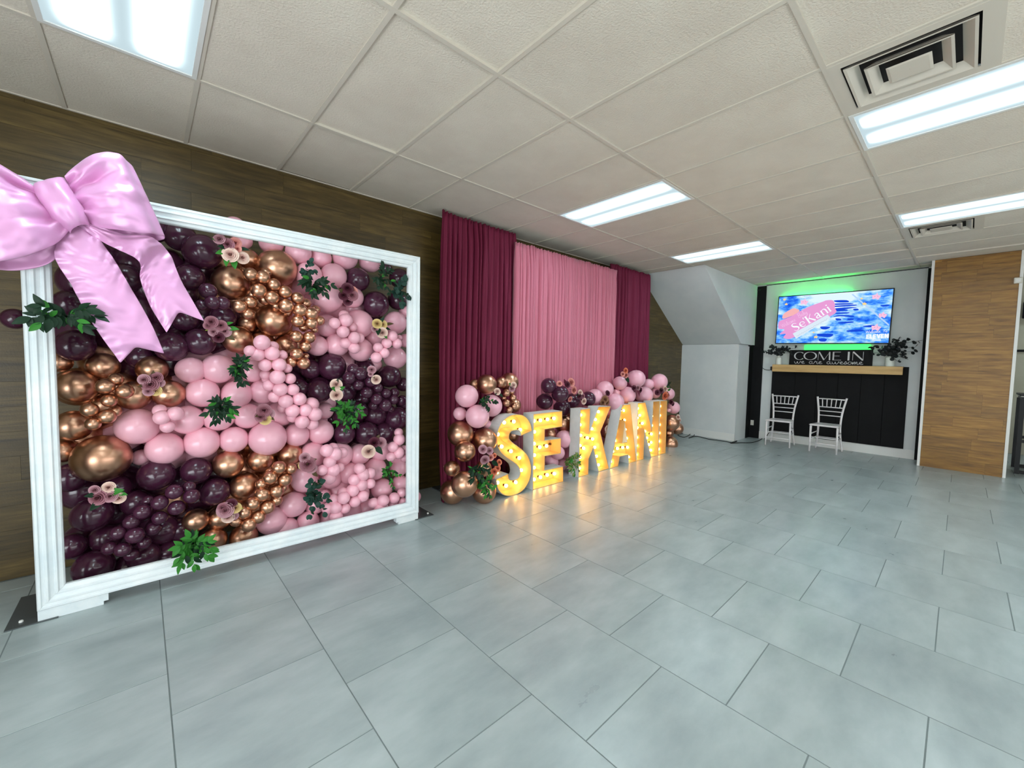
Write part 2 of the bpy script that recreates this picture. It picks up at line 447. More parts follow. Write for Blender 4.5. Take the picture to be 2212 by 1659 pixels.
# far wall, bulkhead and boxed-in stairs
wall_back = struct('wall_back', MB().box(TX, TX + .12, -2.62, WY + .1, 0, ROOM_H + .04).build('wall_back', M['white']))
struct('baseboard_back', MB().box(TX - .014, TX, -2.60, -.30, 0, .145).build('baseboard_back', M['trim']))
BY = -0.17; BX = 8.05; BZ = 1.845; SX = 6.33
bulk = MB()
v = [(SX, BY, ROOM_H), (BX, BY, BZ), (TX, BY, BZ), (TX, BY, ROOM_H), (SX, WY, ROOM_H), (BX, WY, BZ), (TX, WY, BZ), (TX, WY, ROOM_H)]
f = [(0, 1, 2, 3), (0, 4, 5, 1), (1, 5, 6, 2), (3, 2, 6, 7), (4, 7, 6, 5), (0, 3, 7, 4)]
struct('bulkhead', mesh('bulkhead', v, [tuple(reversed(q)) for q in f], M['white']))
# flat run of bulkhead across the top of the box
struct('stair_box', MB().box(BX, TX, BY + .05, WY, 0, BZ - .004).build('stair_box', M['white']))
sb = bpy.data.objects['stair_box']
box_ob('front_panel', (BX - .022, BX, BY + .028, WY, 0, BZ - .012), M['white'], sb)
box_ob('side_panel', (BX + .012, TX - .22, BY + .028, BY + .05, 0.0, BZ - .03), M['white'], sb)
box_ob('corner_gap', (BX - .001, BX + .012, BY + .034, BY + .05, 0, BZ - .02), M['gap'], sb)
box_ob('baseboard', (BX - .034, BX - .022, BY + .028, WY, 0, .135), M['trim'], sb)
struct('trim_1', MB().box(TX - .03, TX, -.325, BY + .05, 0, ROOM_H - .02).build('trim_1', M['blackp']))
box_ob('lower_board', (TX - .22, TX - .03, BY + .02, BY + .05, 0, BZ - .01), M['blackp'], bpy.data.objects['trim_1'])
struct('trim_2', MB().box(TX - .02, TX, -2.575, -2.535, 0.0, ROOM_H - .02).build('trim_2', M['blackp']))
struct('shadow_line_strip', MB().box(TX - .012, TX, -2.54, -.32, ROOM_H - .012, ROOM_H - .002).build('shadow_line_strip', M['blackp']))  # black strip standing in for the shadow line between wall and ceiling
# wood clad pier
PX0, PYa, PYb = 8.30, -2.625, -3.415
pier = struct('wall_pier', MB().box(PX0 + .012, TX + .2, PYb, PYa + .0, 0, ROOM_H + .03).build('wall_pier', M['groove']))
pl_cache = {}
for r in range(rows):
    z = r * PH + .0; hz = min(PH, ROOM_H - z)
    if hz < .02: continue
    y = PYb + random.uniform(-.6, 0)
    while y < PYa:
        ly = random.choice([.34, .46, .62, .78]); ya = max(y, PYb); ly = ly if y + ly < PYa - .06 else 2; yb = min(y + ly, PYa)
        if yb - ya > .03:
            k = (round(yb - ya, 3), round(hz, 3))
            if k not in pl_cache: pl_cache[k] = plank_me(yb - ya, hz, M['woodP'] if 'woodP' in M else M['woodR'], 'y')
            ob('plank', pl_cache[k], pier, (PX0 + .012, ya, z))
        y += ly
struct('trim_4', MB().box(PX0 - .006, PX0 + .02, PYa, PYa + .03, 0, ROOM_H).build('trim_4', M['trim']))
struct('trim_5', MB().box(PX0 - .006, PX0 + .05, PYb - .03, PYb, 0, ROOM_H).build('trim_5', M['trim']))
# next room seen past the pier
wb = struct('wall_far', MB().box(10.9, 11.0, Y0, -3.0, 0, ROOM_H + .03).build('wall_far', M['beige']))
struct('wall_side', MB().box(TX + .2, 11.0, -3.3, -3.2, 0, ROOM_H + .03).build('wall_side', M['white']))
struct('wall_right', MB().box(X0, 11.0, Y0 - .1, Y0, 0, ROOM_H + .03).build('wall_right', M['beige']))
struct('wall_rear', MB().box(X0 - .1, X0, Y0, WY + .1, 0, ROOM_H + .03).build('wall_rear', M['beige']))
struct('trim_6', MB().box(10.86, 10.9, -4.8, -3.3, 1.76, 1.80).build('trim_6', M['blackp']))

# measured layout data (metres)
BALLOONS = {
 'PUL': ('P', [(0.047,0.5,2.147,0.116),(-0.025,0.5,1.965,0.087),(0.163,0.56,1.719,0.083),(0.023,0.5,1.535,0.093),(-0.129,0.5,1.495,0.097),(-0.567,0.5,1.487,0.092),(-0.066,0.58,2.243,0.095),(-0.05,0.55,1.689,0.09),(-0.59,0.58,1.737,0.079),(-0.394,0.6,1.699,0.089),(-0.343,0.62,1.928,0.094),(-0.514,0.62,2.072,0.086),(-0.289,0.6,1.427,0.082),(-0.2,0.62,2.268,0.083)]),
 'PX': ('P', [(-0.824,0.7,1.635,0.059)]),
 'CU': ('C', [(0.204,0.5,1.959,0.119),(0.318,0.54,2.155,0.072),(0.496,0.5,2.111,0.139),(0.472,0.5,1.72,0.124),(0.312,0.57,1.677,0.064),(0.239,0.5,1.561,0.098),(0.407,0.57,1.553,0.083),(0.559,0.53,1.533,0.083),(0.369,0.58,1.932,0.052)]),
 'KT': ('K', [(0.251,0.62,2.386,0.074),(0.297,0.6,2.296,0.064),(0.48,0.58,2.312,0.086),(0.656,0.53,2.267,0.095),(0.835,0.57,2.261,0.083),(1.02,0.54,2.289,0.102),(1.239,0.55,2.3,0.097),(0.722,0.5,2.094,0.099),(0.912,0.5,2.114,0.103),(0.861,0.5,1.929,0.121),(1.067,0.5,1.958,0.09)]),
 'PC': ('P', [(1.112,0.5,2.114,0.099),(1.27,0.5,1.921,0.115),(1.403,0.58,2.271,0.055),(1.519,0.55,2.191,0.091),(1.503,0.55,1.987,0.091)]),
 'KR': ('K', [(0.864,0.53,1.706,0.093),(1.121,0.5,1.738,0.121),(1.456,0.5,1.773,0.104),(0.783,0.5,1.536,0.082),(0.937,0.5,1.552,0.096),(1.136,0.5,1.515,0.102),(1.284,0.57,1.634,0.083),(1.457,0.5,1.451,0.103),(1.596,0.57,1.618,0.066),(1.583,0.57,1.89,0.055),(1.304,0.59,1.384,0.063)]),
 'KM': ('K', [(0.03,0.5,1.184,0.1),(0.228,0.5,1.166,0.099),(0.395,0.5,1.18,0.092),(0.117,0.5,1.011,0.101),(0.29,0.5,1.003,0.093),(0.514,0.54,0.998,0.1),(0.019,0.5,0.838,0.107),(0.204,0.5,0.836,0.094),(0.414,0.47,0.828,0.13),(0.622,0.5,0.827,0.093),(0.802,0.5,0.831,0.101),(0.85,0.55,0.996,0.07),(-0.031,0.5,1.341,0.088),(0.119,0.5,1.349,0.102),(0.332,0.5,1.332,0.081),(-0.309,0.5,0.98,0.115),(-0.056,0.5,1.002,0.097),(-0.178,0.5,0.821,0.105),(-0.295,0.58,0.761,0.053)]),
 'PR': ('P', [(0.74,0.54,1.344,0.08),(0.894,0.5,1.369,0.113),(0.802,0.53,1.192,0.093),(0.655,0.55,1.205,0.069),(1.401,0.5,1.282,0.103),(1.563,0.56,1.2,0.066),(1.203,0.58,1.343,0.093),(0.666,0.54,1.191,0.065),(0.792,0.5,1.172,0.1),(1.02,0.54,1.155,0.087),(1.128,0.54,0.979,0.089),(1.291,0.55,0.934,0.102),(1.472,0.5,0.887,0.111),(1.365,0.52,0.758,0.109),(1.187,0.5,0.779,0.104),(0.992,0.5,0.794,0.09),(1.009,0.58,0.934,0.091),(1.558,0.56,1.014,0.06),(1.351,0.58,1.076,0.11)]),
 'CL': ('C', [(-0.567,0.5,1.245,0.097),(-0.321,0.52,1.178,0.091),(-0.149,0.5,1.183,0.091),(-0.591,0.53,1.007,0.09),(-0.473,0.48,0.801,0.142),(-0.643,0.57,0.854,0.07),(-0.447,0.59,1.125,0.074),(-0.456,0.54,1.363,0.082),(-0.229,0.54,1.346,0.087),(-0.638,0.56,1.386,0.058)]),
 'CD': ('C', [(0.169,0.5,0.662,0.099),(0.37,0.5,0.663,0.09),(0.575,0.52,0.673,0.091),(0.269,0.5,0.479,0.102),(0.548,0.57,0.385,0.067),(-0.026,0.5,0.294,0.078),(0.115,0.52,0.268,0.079),(0.069,0.5,0.127,0.088),(0.254,0.5,0.096,0.094),(0.476,0.58,0.363,0.077),(0.362,0.59,0.295,0.087),(0.27,0.59,0.229,0.064)]),
 'PL': ('P', [(-0.016,0.5,0.642,0.092),(0.084,0.5,0.474,0.097),(-0.224,0.5,0.649,0.102),(-0.326,0.54,0.475,0.082),(-0.526,0.5,0.457,0.101),(-0.615,0.55,0.691,0.086),(-0.528,0.5,0.125,0.101),(-0.624,0.55,0.268,0.076),(-0.298,0.52,0.115,0.094),(-0.477,0.58,0.269,0.085),(-0.202,0.57,0.253,0.097),(-0.171,0.57,0.08,0.092),(-0.381,0.57,0.043,0.088),(-0.416,0.59,0.58,0.081),(-0.104,0.58,0.224,0.082)]),
 'KL': ('K', [(0.745,0.5,0.653,0.1),(0.956,0.5,0.618,0.105),(1.124,0.5,0.6,0.093),(1.316,0.5,0.606,0.094),(1.263,0.5,0.447,0.101),(1.026,0.5,0.449,0.094),(0.886,0.5,0.419,0.08),(1.509,0.53,0.407,0.082),(1.329,0.5,0.247,0.097),(1.529,0.54,0.252,0.08),(0.675,0.5,0.457,0.104),(0.591,0.5,0.269,0.1),(0.698,0.5,0.1,0.087),(0.534,0.5,0.08,0.097),(0.438,0.5,0.177,0.108),(0.874,0.54,0.073,0.081),(1.06,0.53,0.093,0.091),(1.198,0.53,0.086,0.091),(0.972,0.55,0.293,0.103),(0.764,0.54,0.219,0.081),(1.138,0.57,0.23,0.1),(0.829,0.5,0.287,0.053),(1.375,0.57,0.021,0.092),(1.516,0.57,-0.012,0.081),(1.5,0.57,0.535,0.093),(1.695,0.55,0.085,0.058)]),
 'sPU': ('P', [(0.058,0.335,1.865,0.052),(0.025,0.355,1.773,0.036),(0.078,0.315,1.79,0.046),(0.135,0.335,1.794,0.045),(-0.195,0.335,1.792,0.043),(-0.17,0.335,1.743,0.039)]),
 'sCU': ('C', [(0.299,0.335,2.01,0.046),(0.406,0.395,2.048,0.035),(0.373,0.335,2.001,0.047),(0.441,0.335,1.958,0.045),(0.347,0.335,1.905,0.052),(0.393,0.395,1.856,0.042),(0.426,0.335,1.866,0.05),(0.512,0.335,1.916,0.047),(0.472,0.405,1.82,0.038),(0.595,0.335,1.882,0.045),(0.517,0.335,1.816,0.054),(0.552,0.405,1.777,0.03),(0.664,0.385,1.855,0.04),(0.612,0.335,1.794,0.052),(0.69,0.335,1.775,0.051),(0.737,0.395,1.811,0.038),(0.754,0.355,1.729,0.04),(0.597,0.335,1.711,0.047),(0.69,0.335,1.701,0.049),(0.653,0.395,1.671,0.035),(0.728,0.385,1.658,0.027),(0.584,0.335,1.595,0.046),(0.676,0.335,1.595,0.046),(0.647,0.335,1.524,0.042),(0.585,0.335,1.466,0.046),(0.663,0.385,1.45,0.025),(0.561,0.375,1.405,0.042),(0.634,0.335,1.395,0.047),(0.325,0.415,1.883,0.041)]),
 'sCW': ('C', [(0.23,0.335,1.783,0.046),(0.297,0.355,1.821,0.042),(0.282,0.355,1.738,0.04)]),
 'sKA': ('K', [(0.949,0.335,1.746,0.054),(0.864,0.335,1.716,0.044),(0.954,0.385,1.789,0.042),(0.928,0.335,1.653,0.049),(1.019,0.385,1.695,0.038),(1.018,0.335,1.609,0.049),(1.073,0.365,1.612,0.04),(0.963,0.375,1.565,0.047),(1.024,0.355,1.525,0.047)]),
 'sKB': ('K', [(1.347,0.335,1.641,0.048),(1.297,0.335,1.576,0.045),(1.395,0.335,1.579,0.047),(1.219,0.335,1.536,0.041),(1.272,0.335,1.492,0.046),(1.204,0.335,1.45,0.047),(1.439,0.385,1.627,0.031)]),
 'sKC': ('K', [(0.356,0.305,1.541,0.054),(0.289,0.335,1.479,0.04),(0.337,0.335,1.456,0.047),(0.419,0.315,1.466,0.051),(0.44,0.375,1.517,0.038),(0.497,0.365,1.455,0.036),(0.38,0.335,1.38,0.045),(0.463,0.315,1.384,0.049),(0.527,0.365,1.357,0.036),(0.391,0.385,1.31,0.039),(0.453,0.315,1.294,0.053),(0.54,0.335,1.281,0.04),(0.406,0.365,1.233,0.041),(0.474,0.335,1.204,0.051),(0.558,0.335,1.198,0.044),(0.441,0.365,1.147,0.043),(0.509,0.335,1.113,0.051),(0.601,0.335,1.126,0.05),(0.497,0.395,1.058,0.037),(0.554,0.335,1.039,0.05),(0.643,0.335,1.038,0.049),(0.7,0.385,1.073,0.057),(0.568,0.395,0.983,0.041),(0.619,0.335,0.949,0.051),(0.711,0.335,1.001,0.054),(0.7,0.365,0.922,0.046),(0.406,0.405,1.279,0.039)]),
 'sPR': ('P', [(1.016,0.355,1.349,0.048),(0.975,0.335,1.28,0.051),(1.066,0.335,1.313,0.056),(1.049,0.335,1.221,0.044),(1.152,0.335,1.248,0.05),(1.217,0.335,1.192,0.043),(1.122,0.335,1.154,0.049),(1.204,0.335,1.097,0.05),(1.292,0.335,1.141,0.044),(1.385,0.365,1.142,0.043),(1.286,0.335,1.038,0.055),(1.364,0.335,1.083,0.044),(1.459,0.365,1.069,0.048),(1.201,0.385,1.038,0.043),(1.355,0.385,0.998,0.035),(1.132,0.395,1.101,0.036)]),
 'sCL': ('C', [(-0.439,0.335,1.251,0.045),(-0.396,0.365,1.288,0.038),(-0.357,0.335,1.219,0.044),(-0.425,0.335,1.166,0.038),(-0.507,0.335,1.117,0.041),(-0.436,0.335,1.073,0.043),(-0.496,0.335,1.034,0.037),(-0.406,0.385,1.095,0.034)]),
 'sKM': ('K', [(-0.2,0.375,1.088,0.039),(-0.193,0.335,1.047,0.045),(-0.124,0.335,1.067,0.045),(-0.166,0.355,0.985,0.04)]),
 'sPL': ('P', [(-0.143,0.335,0.562,0.047),(-0.065,0.365,0.572,0.038),(-0.055,0.335,0.516,0.047),(-0.214,0.335,0.506,0.046),(-0.133,0.335,0.455,0.047),(-0.297,0.335,0.467,0.045),(-0.216,0.335,0.41,0.042),(-0.348,0.335,0.416,0.042),(-0.249,0.365,0.338,0.043),(-0.334,0.315,0.335,0.048),(-0.408,0.335,0.364,0.04),(-0.295,0.375,0.255,0.038),(-0.448,0.365,0.272,0.04),(-0.389,0.335,0.255,0.043),(-0.354,0.385,0.194,0.04),(-0.269,0.395,0.513,0.034)]),
 'sCD': ('C', [(0.458,0.335,0.622,0.05),(0.54,0.335,0.6,0.04),(0.4,0.335,0.556,0.051),(0.496,0.335,0.523,0.05),(0.348,0.365,0.512,0.039),(0.44,0.335,0.449,0.05),(0.348,0.335,0.442,0.051),(0.445,0.365,0.371,0.042),(0.289,0.335,0.388,0.047),(0.38,0.335,0.342,0.051),(0.237,0.335,0.334,0.045),(0.322,0.335,0.283,0.048),(0.189,0.355,0.279,0.039),(0.261,0.335,0.242,0.052),(0.413,0.395,0.577,0.037),(0.495,0.395,0.45,0.038)]),
 'sKD': ('K', [(0.797,0.335,0.704,0.051),(0.861,0.335,0.667,0.054),(0.934,0.385,0.66,0.046),(0.818,0.335,0.611,0.049),(0.764,0.335,0.552,0.042),(0.844,0.335,0.539,0.054),(0.904,0.365,0.546,0.04),(0.817,0.335,0.475,0.047),(0.865,0.395,0.702,0.046)]),
 'sKE': ('K', [(1.059,0.335,0.515,0.047),(1.088,0.335,0.459,0.054),(1.155,0.335,0.463,0.045),(1.012,0.335,0.428,0.047),(1.149,0.335,0.373,0.045),(1.073,0.335,0.375,0.052),(1.0,0.335,0.342,0.053),(0.931,0.365,0.331,0.044),(1.085,0.335,0.277,0.051),(0.919,0.315,0.3,0.05),(0.858,0.365,0.288,0.043),(1.017,0.335,0.244,0.049),(0.862,0.335,0.226,0.051),(0.937,0.335,0.203,0.044),(0.809,0.365,0.224,0.045),(0.867,0.335,0.149,0.052),(0.995,0.385,0.283,0.04),(1.139,0.385,0.412,0.043)]),
 'sKF': ('K', [(1.192,0.365,0.184,0.046),(1.266,0.335,0.195,0.054),(1.37,0.335,0.198,0.05),(1.447,0.335,0.233,0.044),(1.457,0.335,0.141,0.043),(1.374,0.365,0.129,0.043),(1.236,0.335,0.127,0.051)]),
 'sKG': ('K', [(1.418,0.335,0.722,0.053),(1.358,0.335,0.661,0.047),(1.412,0.335,0.603,0.055),(1.339,0.335,0.576,0.042),(1.48,0.375,0.612,0.043),(1.426,0.365,0.78,0.04),(1.487,0.375,0.534,0.036)]),
 'GLC': ('C', [(2.003,0.35,0.122,0.122),(1.935,0.05,0.286,0.123),(2.282,0.19,0.106,0.12),(2.187,0.09,0.385,0.08),(1.941,0.27,0.387,0.076),(2.021,0.17,0.562,0.101),(2.062,0.31,0.708,0.131),(2.294,0.21,0.632,0.125),(2.354,0.27,1.196,0.104),(2.29,0.39,1.19,0.058),(2.614,0.35,1.205,0.065),(2.805,0.43,1.202,0.108),(2.901,0.45,0.932,0.085)]),
 'GLK': ('K', [(2.063,0.21,1.094,0.112),(2.135,0.13,0.899,0.115),(2.054,0.31,0.912,0.067),(2.468,0.33,0.964,0.118),(2.438,0.35,0.762,0.049)]),
 'GLS': ('C', [(2.635,0.28,1.098,0.042),(2.744,0.32,1.102,0.034),(2.731,0.28,1.039,0.038),(2.638,0.28,0.988,0.042),(2.747,0.28,0.947,0.033),(2.68,0.28,0.91,0.038),(2.641,0.33,1.039,0.028),(2.688,0.28,0.873,0.025)]),
 'GMP': ('P', [(3.468,0.44,1.144,0.097),(3.599,0.36,1.046,0.107),(4.009,0.5,0.923,0.101),(4.244,0.42,0.944,0.103),(3.512,0.54,0.937,0.104),(3.808,0.5,0.834,0.112)]),
 'GMC': ('C', [(3.454,0.52,0.679,0.095),(2.919,0.49,0.581,0.085),(2.957,0.5,0.215,0.089),(3.621,0.54,0.506,0.081),(4.065,0.54,0.727,0.086),(4.658,0.54,0.201,0.083),(3.864,0.52,0.627,0.12),(3.719,0.56,0.717,0.099),(4.777,0.44,0.574,0.101),(4.794,0.49,0.417,0.093),(4.974,0.52,0.26,0.086),(4.227,0.56,0.678,0.096)]),
 'GMK': ('K', [(3.769,0.42,0.442,0.117),(3.63,0.4,0.284,0.088),(3.592,0.48,0.152,0.097),(3.838,0.5,0.076,0.075)]),
 'GRK': ('K', [(4.63,0.42,1.06,0.122),(4.398,0.42,0.971,0.105),(4.717,0.3,0.886,0.125),(5.08,0.47,1.138,0.104),(5.201,0.42,0.955,0.13),(5.416,0.4,1.202,0.137),(5.759,0.46,0.929,0.143),(5.989,0.52,1.093,0.094),(6.162,0.42,1.141,0.135),(6.136,0.47,0.944,0.089),(6.495,0.42,0.923,0.105),(6.698,0.42,0.669,0.111),(6.375,0.34,0.654,0.034),(5.064,0.52,0.992,0.057)]),
 'GRC': ('C', [(6.602,0.4,0.41,0.141),(6.935,0.45,0.271,0.11),(6.588,0.4,0.044,0.133),(6.71,0.5,0.207,0.09)]),
}
FLOWERS = [
 (0.27,[(0.119,2.196,0.034,'m'),(0.162,2.173,0.039,'q'),(0.204,2.191,0.035,'s'),(0.175,2.108,0.046,'c'),(0.242,2.103,0.039,'c'),(0.216,2.155,0.023,'s')],[(0.122,2.117,0.03,'g'),(0.152,2.066,0.037,'g'),(0.193,2.058,0.038,'g'),(0.253,2.161,0.031,'d'),(0.099,2.19,0.026,'g'),(0.132,2.152,0.03,'d')],'pale rose bunch between the big plum balloon and frame top'),
 (0.3,[(0.951,1.992,0.044,'p'),(0.924,1.934,0.038,'p'),(0.983,1.941,0.046,'q'),(0.992,1.979,0.037,'s'),(0.956,1.897,0.035,'p')],[(0.901,1.969,0.032,'b')],'plum and dusty rose bunch on pink balloon near the top right'),
 (0.28,[(0.068,1.659,0.038,'q'),(0.117,1.64,0.034,'q'),(0.138,1.604,0.038,'m'),(0.103,1.564,0.034,'p'),(0.079,1.596,0.03,'m'),(0.049,1.635,0.026,'q')],[(0.159,1.659,0.025,'g'),(0.181,1.626,0.035,'g'),(0.164,1.567,0.032,'b'),(0.04,1.606,0.009,'y')],'mauve rose bunch at the tip of the short ribbon tail'),
 (0.3,[(1.194,1.732,0.039,'y'),(1.244,1.731,0.037,'y'),(1.241,1.663,0.044,'c'),(1.179,1.688,0.029,'m')],[(1.3,1.741,0.035,'b'),(1.285,1.7,0.03,'d'),(1.193,1.67,0.039,'d'),(1.233,1.77,0.029,'d'),(1.264,1.635,0.028,'g')],'cream rose bunch below the upper right plum balloons'),
 (0.3,[(0.361,1.056,0.045,'q'),(0.391,1.033,0.038,'m'),(0.343,1.017,0.038,'q'),(0.368,0.995,0.038,'y')],[(0.323,1.027,0.025,'b'),(0.406,1.001,0.025,'b')],'dried dusty rose bunch above the biggest pink balloon'),
 (0.29,[(0.64,0.631,0.055,'q'),(0.621,0.682,0.037,'m'),(0.669,0.594,0.038,'m'),(0.611,0.625,0.032,'y')],[(0.673,0.657,0.032,'b'),(0.692,0.544,0.03,'b')],'mauve rose bunch where copper balloons meet lower right pink ones'),
 (0.29,[(0.122,0.394,0.049,'m'),(0.155,0.426,0.036,'p'),(0.178,0.396,0.034,'y'),(0.137,0.342,0.038,'c'),(0.165,0.345,0.031,'m'),(0.107,0.417,0.03,'q')],[(0.2,0.388,0.023,'y')],'dried rose bunch at the left end of lower copper cascade'),
 (0.29,[(1.167,0.731,0.047,'p'),(1.22,0.722,0.048,'m'),(1.118,0.663,0.053,'c')],[(1.195,0.669,0.048,'d'),(1.134,0.695,0.033,'d'),(1.192,0.772,0.029,'b'),(1.214,0.649,0.03,'g')],'three mixed roses on pink balloons under the right plum group'),
 (0.29,[(0.857,1.228,0.044,'c'),(0.856,1.151,0.046,'c')],[(0.836,1.2,0.039,'g'),(0.879,1.199,0.039,'g'),(0.858,1.255,0.026,'d'),(0.852,1.117,0.027,'d')],'two cream roses above the bright green leaf sprig'),
 (0.28,[(1.14,1.346,0.034,'m'),(1.175,1.269,0.039,'c'),(1.13,1.313,0.021,'m')],[(1.149,1.293,0.023,'b')],'two tiny cream roses among the small plum balloons'),
 (0.27,[(-0.24,1.26,0.043,'q'),(-0.266,1.29,0.032,'m'),(-0.212,1.3,0.033,'q'),(-0.218,1.223,0.031,'y'),(-0.249,1.219,0.028,'m'),(-0.198,1.269,0.026,'m')],[(-0.278,1.255,0.022,'b'),(-0.227,1.325,0.02,'b')],'dried mauve rose bunch among the left copper balloons'),
 (0.28,[(-0.48,0.61,0.041,'q'),(-0.437,0.661,0.031,'c'),(-0.432,0.61,0.034,'m'),(-0.397,0.592,0.032,'c'),(-0.493,0.657,0.027,'m')],[(-0.41,0.638,0.04,'g'),(-0.492,0.571,0.037,'d'),(-0.511,0.634,0.027,'d'),(-0.382,0.617,0.026,'g')],'mauve rose bunch below the giant copper balloon at lower left'),
 (0.02,[(2.118,0.594,0.042,'m'),(2.203,0.569,0.037,'m'),(2.142,0.494,0.044,'m'),(2.215,0.504,0.034,'s'),(2.261,0.516,0.023,'o')],[(2.271,0.435,0.045,'d'),(2.177,0.535,0.023,'d')],'dusty rose bunch beside the left side of the S'),
 (0.08,[(2.375,0.418,0.03,'o'),(2.356,0.36,0.035,'o'),(2.314,0.334,0.035,'o'),(2.286,0.292,0.028,'o')],[(2.265,0.237,0.029,'d')],'orange blossoms tucked against lower curve of the S'),
 (0.12,[(2.366,1.132,0.035,'c')],[(2.414,1.094,0.028,'d'),(2.339,1.116,0.02,'d')],'single cream rose between two copper and pink balloons'),
 (0.2,[(2.652,1.185,0.035,'c'),(2.636,1.15,0.035,'m')],[(2.598,1.198,0.029,'g'),(2.618,1.168,0.024,'d')],'pale rose pair on the topmost copper balloon of left column'),
 (0.3,[(3.72,1.185,0.054,'s'),(3.774,1.088,0.048,'s'),(3.712,0.979,0.035,'s'),(3.649,1.16,0.041,'p'),(3.508,1.174,0.034,'s')],[(3.6,1.203,0.034,'p'),(3.788,1.023,0.035,'p')],'salmon rose trail over the plum balloons behind the E'),
 (0.33,[(3.943,1.048,0.036,'c'),(4.021,0.934,0.043,'c'),(3.927,1.004,0.042,'p'),(3.992,1.001,0.036,'q')],[(3.888,1.016,0.029,'d')],'cream and plum roses on plum balloon above the K'),
 (0.3,[(4.507,1.02,0.038,'p'),(4.452,0.935,0.052,'b2'),(4.411,0.893,0.045,'b2'),(4.499,0.897,0.042,'b2')],[(4.464,0.977,0.028,'b')],'dried brown blossom with plum bud between pink balloons'),
 (0.34,[(4.6,0.509,0.05,'c'),(4.671,0.451,0.043,'c')],[],'pale blossom seen between the K and the A'),
 (0.3,[(4.939,1.333,0.04,'o'),(4.861,1.282,0.036,'s'),(4.959,1.269,0.044,'s')],[(4.989,1.2,0.055,'d'),(4.977,1.231,0.044,'d')],'salmon rose sprig standing atop the right balloon heap'),
 (0.27,[(5.239,1.073,0.045,'m'),(5.142,1.072,0.041,'p'),(5.301,1.039,0.042,'p')],[(5.232,1.002,0.053,'p'),(5.143,1.034,0.041,'p')],'mauve rose ringed by plum leaves on right pink balloons'),
 (0.28,[(6.088,1.026,0.054,'c'),(6.075,0.919,0.07,'o'),(5.847,0.979,0.044,'p'),(6.167,0.925,0.046,'s'),(5.966,1.005,0.041,'p')],[(5.954,1.036,0.045,'g'),(6.234,1.016,0.042,'g'),(6.175,0.966,0.038,'b')],'orange,white and plum blossoms above the letter I'),
 (0.3,[(6.359,0.798,0.043,'p'),(6.406,0.763,0.034,'p')],[(6.354,0.83,0.034,'b')],'plum bud on pink balloon right of the letter I'),
 (0.3,[(6.607,0.522,0.044,'c'),(6.673,0.461,0.04,'c')],[],'white blossom at the far right edge of the garland'),
]
SPRIGS = [
 (0.647, 0.3, 2.08, 0.064, 16, 'e', (0.7, 1.1), 0.045, 'grey green round-leaved sprig on the topmost pink balloons'),
 (0.686, 0.27, 1.975, 0.099, 34, 'd', (1.1, 0.8), 0.07, 'dark pointed leaf sprig beside the copper cascade top'),
 (1.225, 0.28, 2.101, 0.111, 30, 'd', (0.9, 1.1), 0.06, 'dark leaf sprig on plum balloons near the upper right corner'),
 (1.38, 0.28, 2.016, 0.089, 24, 'e', (0.7, 1.3), 0.055, 'dark leaf sprig against the right frame edge, upper corner'),
 (0.206, 0.27, 1.351, 0.07, 34, 'd', (0.6, 1.5), 0.06, 'hanging dark leaf sprig left of the pink cascade'),
 (0.103, 0.25, 1.101, 0.083, 30, 'd', (1, 0.9), 0.065, 'dark leaf sprig over the middle pink balloons'),
 (0.911, 0.24, 1.008, 0.122, 46, 'g', (1, 1), 0.06, 'bright green leaf sprig below two cream roses'),
 (1.276, 0.27, 0.463, 0.097, 22, 'g', (0.7, 1.2), 0.05, 'small green leaf sprig near the lower right frame edge'),
 (0.676, 0.25, 0.396, 0.117, 30, 'e', (0.7, 1.5), 0.055, 'dark green sprig between copper and lower right pink balloons'),
 (-0.062, 0.16, 0.246, 0.114, 44, 'g', (0.9, 1), 0.075, 'green leaf sprig spilling over the bottom frame rail'),
 (-0.567, 0.14, 1.635, 0.095, 34, 'd', (1.4, 0.7), 0.085, 'dark green leaf sprig over the left frame rail'),
 (2.16, 0.05, 1.049, 0.071, 18, 'd', (1.2, 0.8), 0.06, 'dark leaf sprig pinned among three pink garland balloons'),
 (2.013, 0.0, 0.411, 0.095, 26, 'd', (1.2, 0.7), 0.07, 'upper dark leaf spray on the left garland column'),
 (2.106, -0.01, 0.264, 0.083, 28, 'g', (0.7, 1.3), 0.07, "lower green leaf spray drooping over garland's lowest balloons"),
 (3.515, 0.1, 0.24, 0.106, 40, 'o', (0.9, 1.2), 0.07, 'olive green foliage on the floor between the E and K'),
 (4.665, 0.36, 0.24, 0.058, 12, 'y', (1, 1), 0.07, 'yellow green leaves glimpsed between the K and the A'),
 (6.572, 0.5, 1.047, 0.066, 10, 'd', (0.6, 1.2), 0.07, 'dark leaf tuft behind the far right pink balloon'),
]
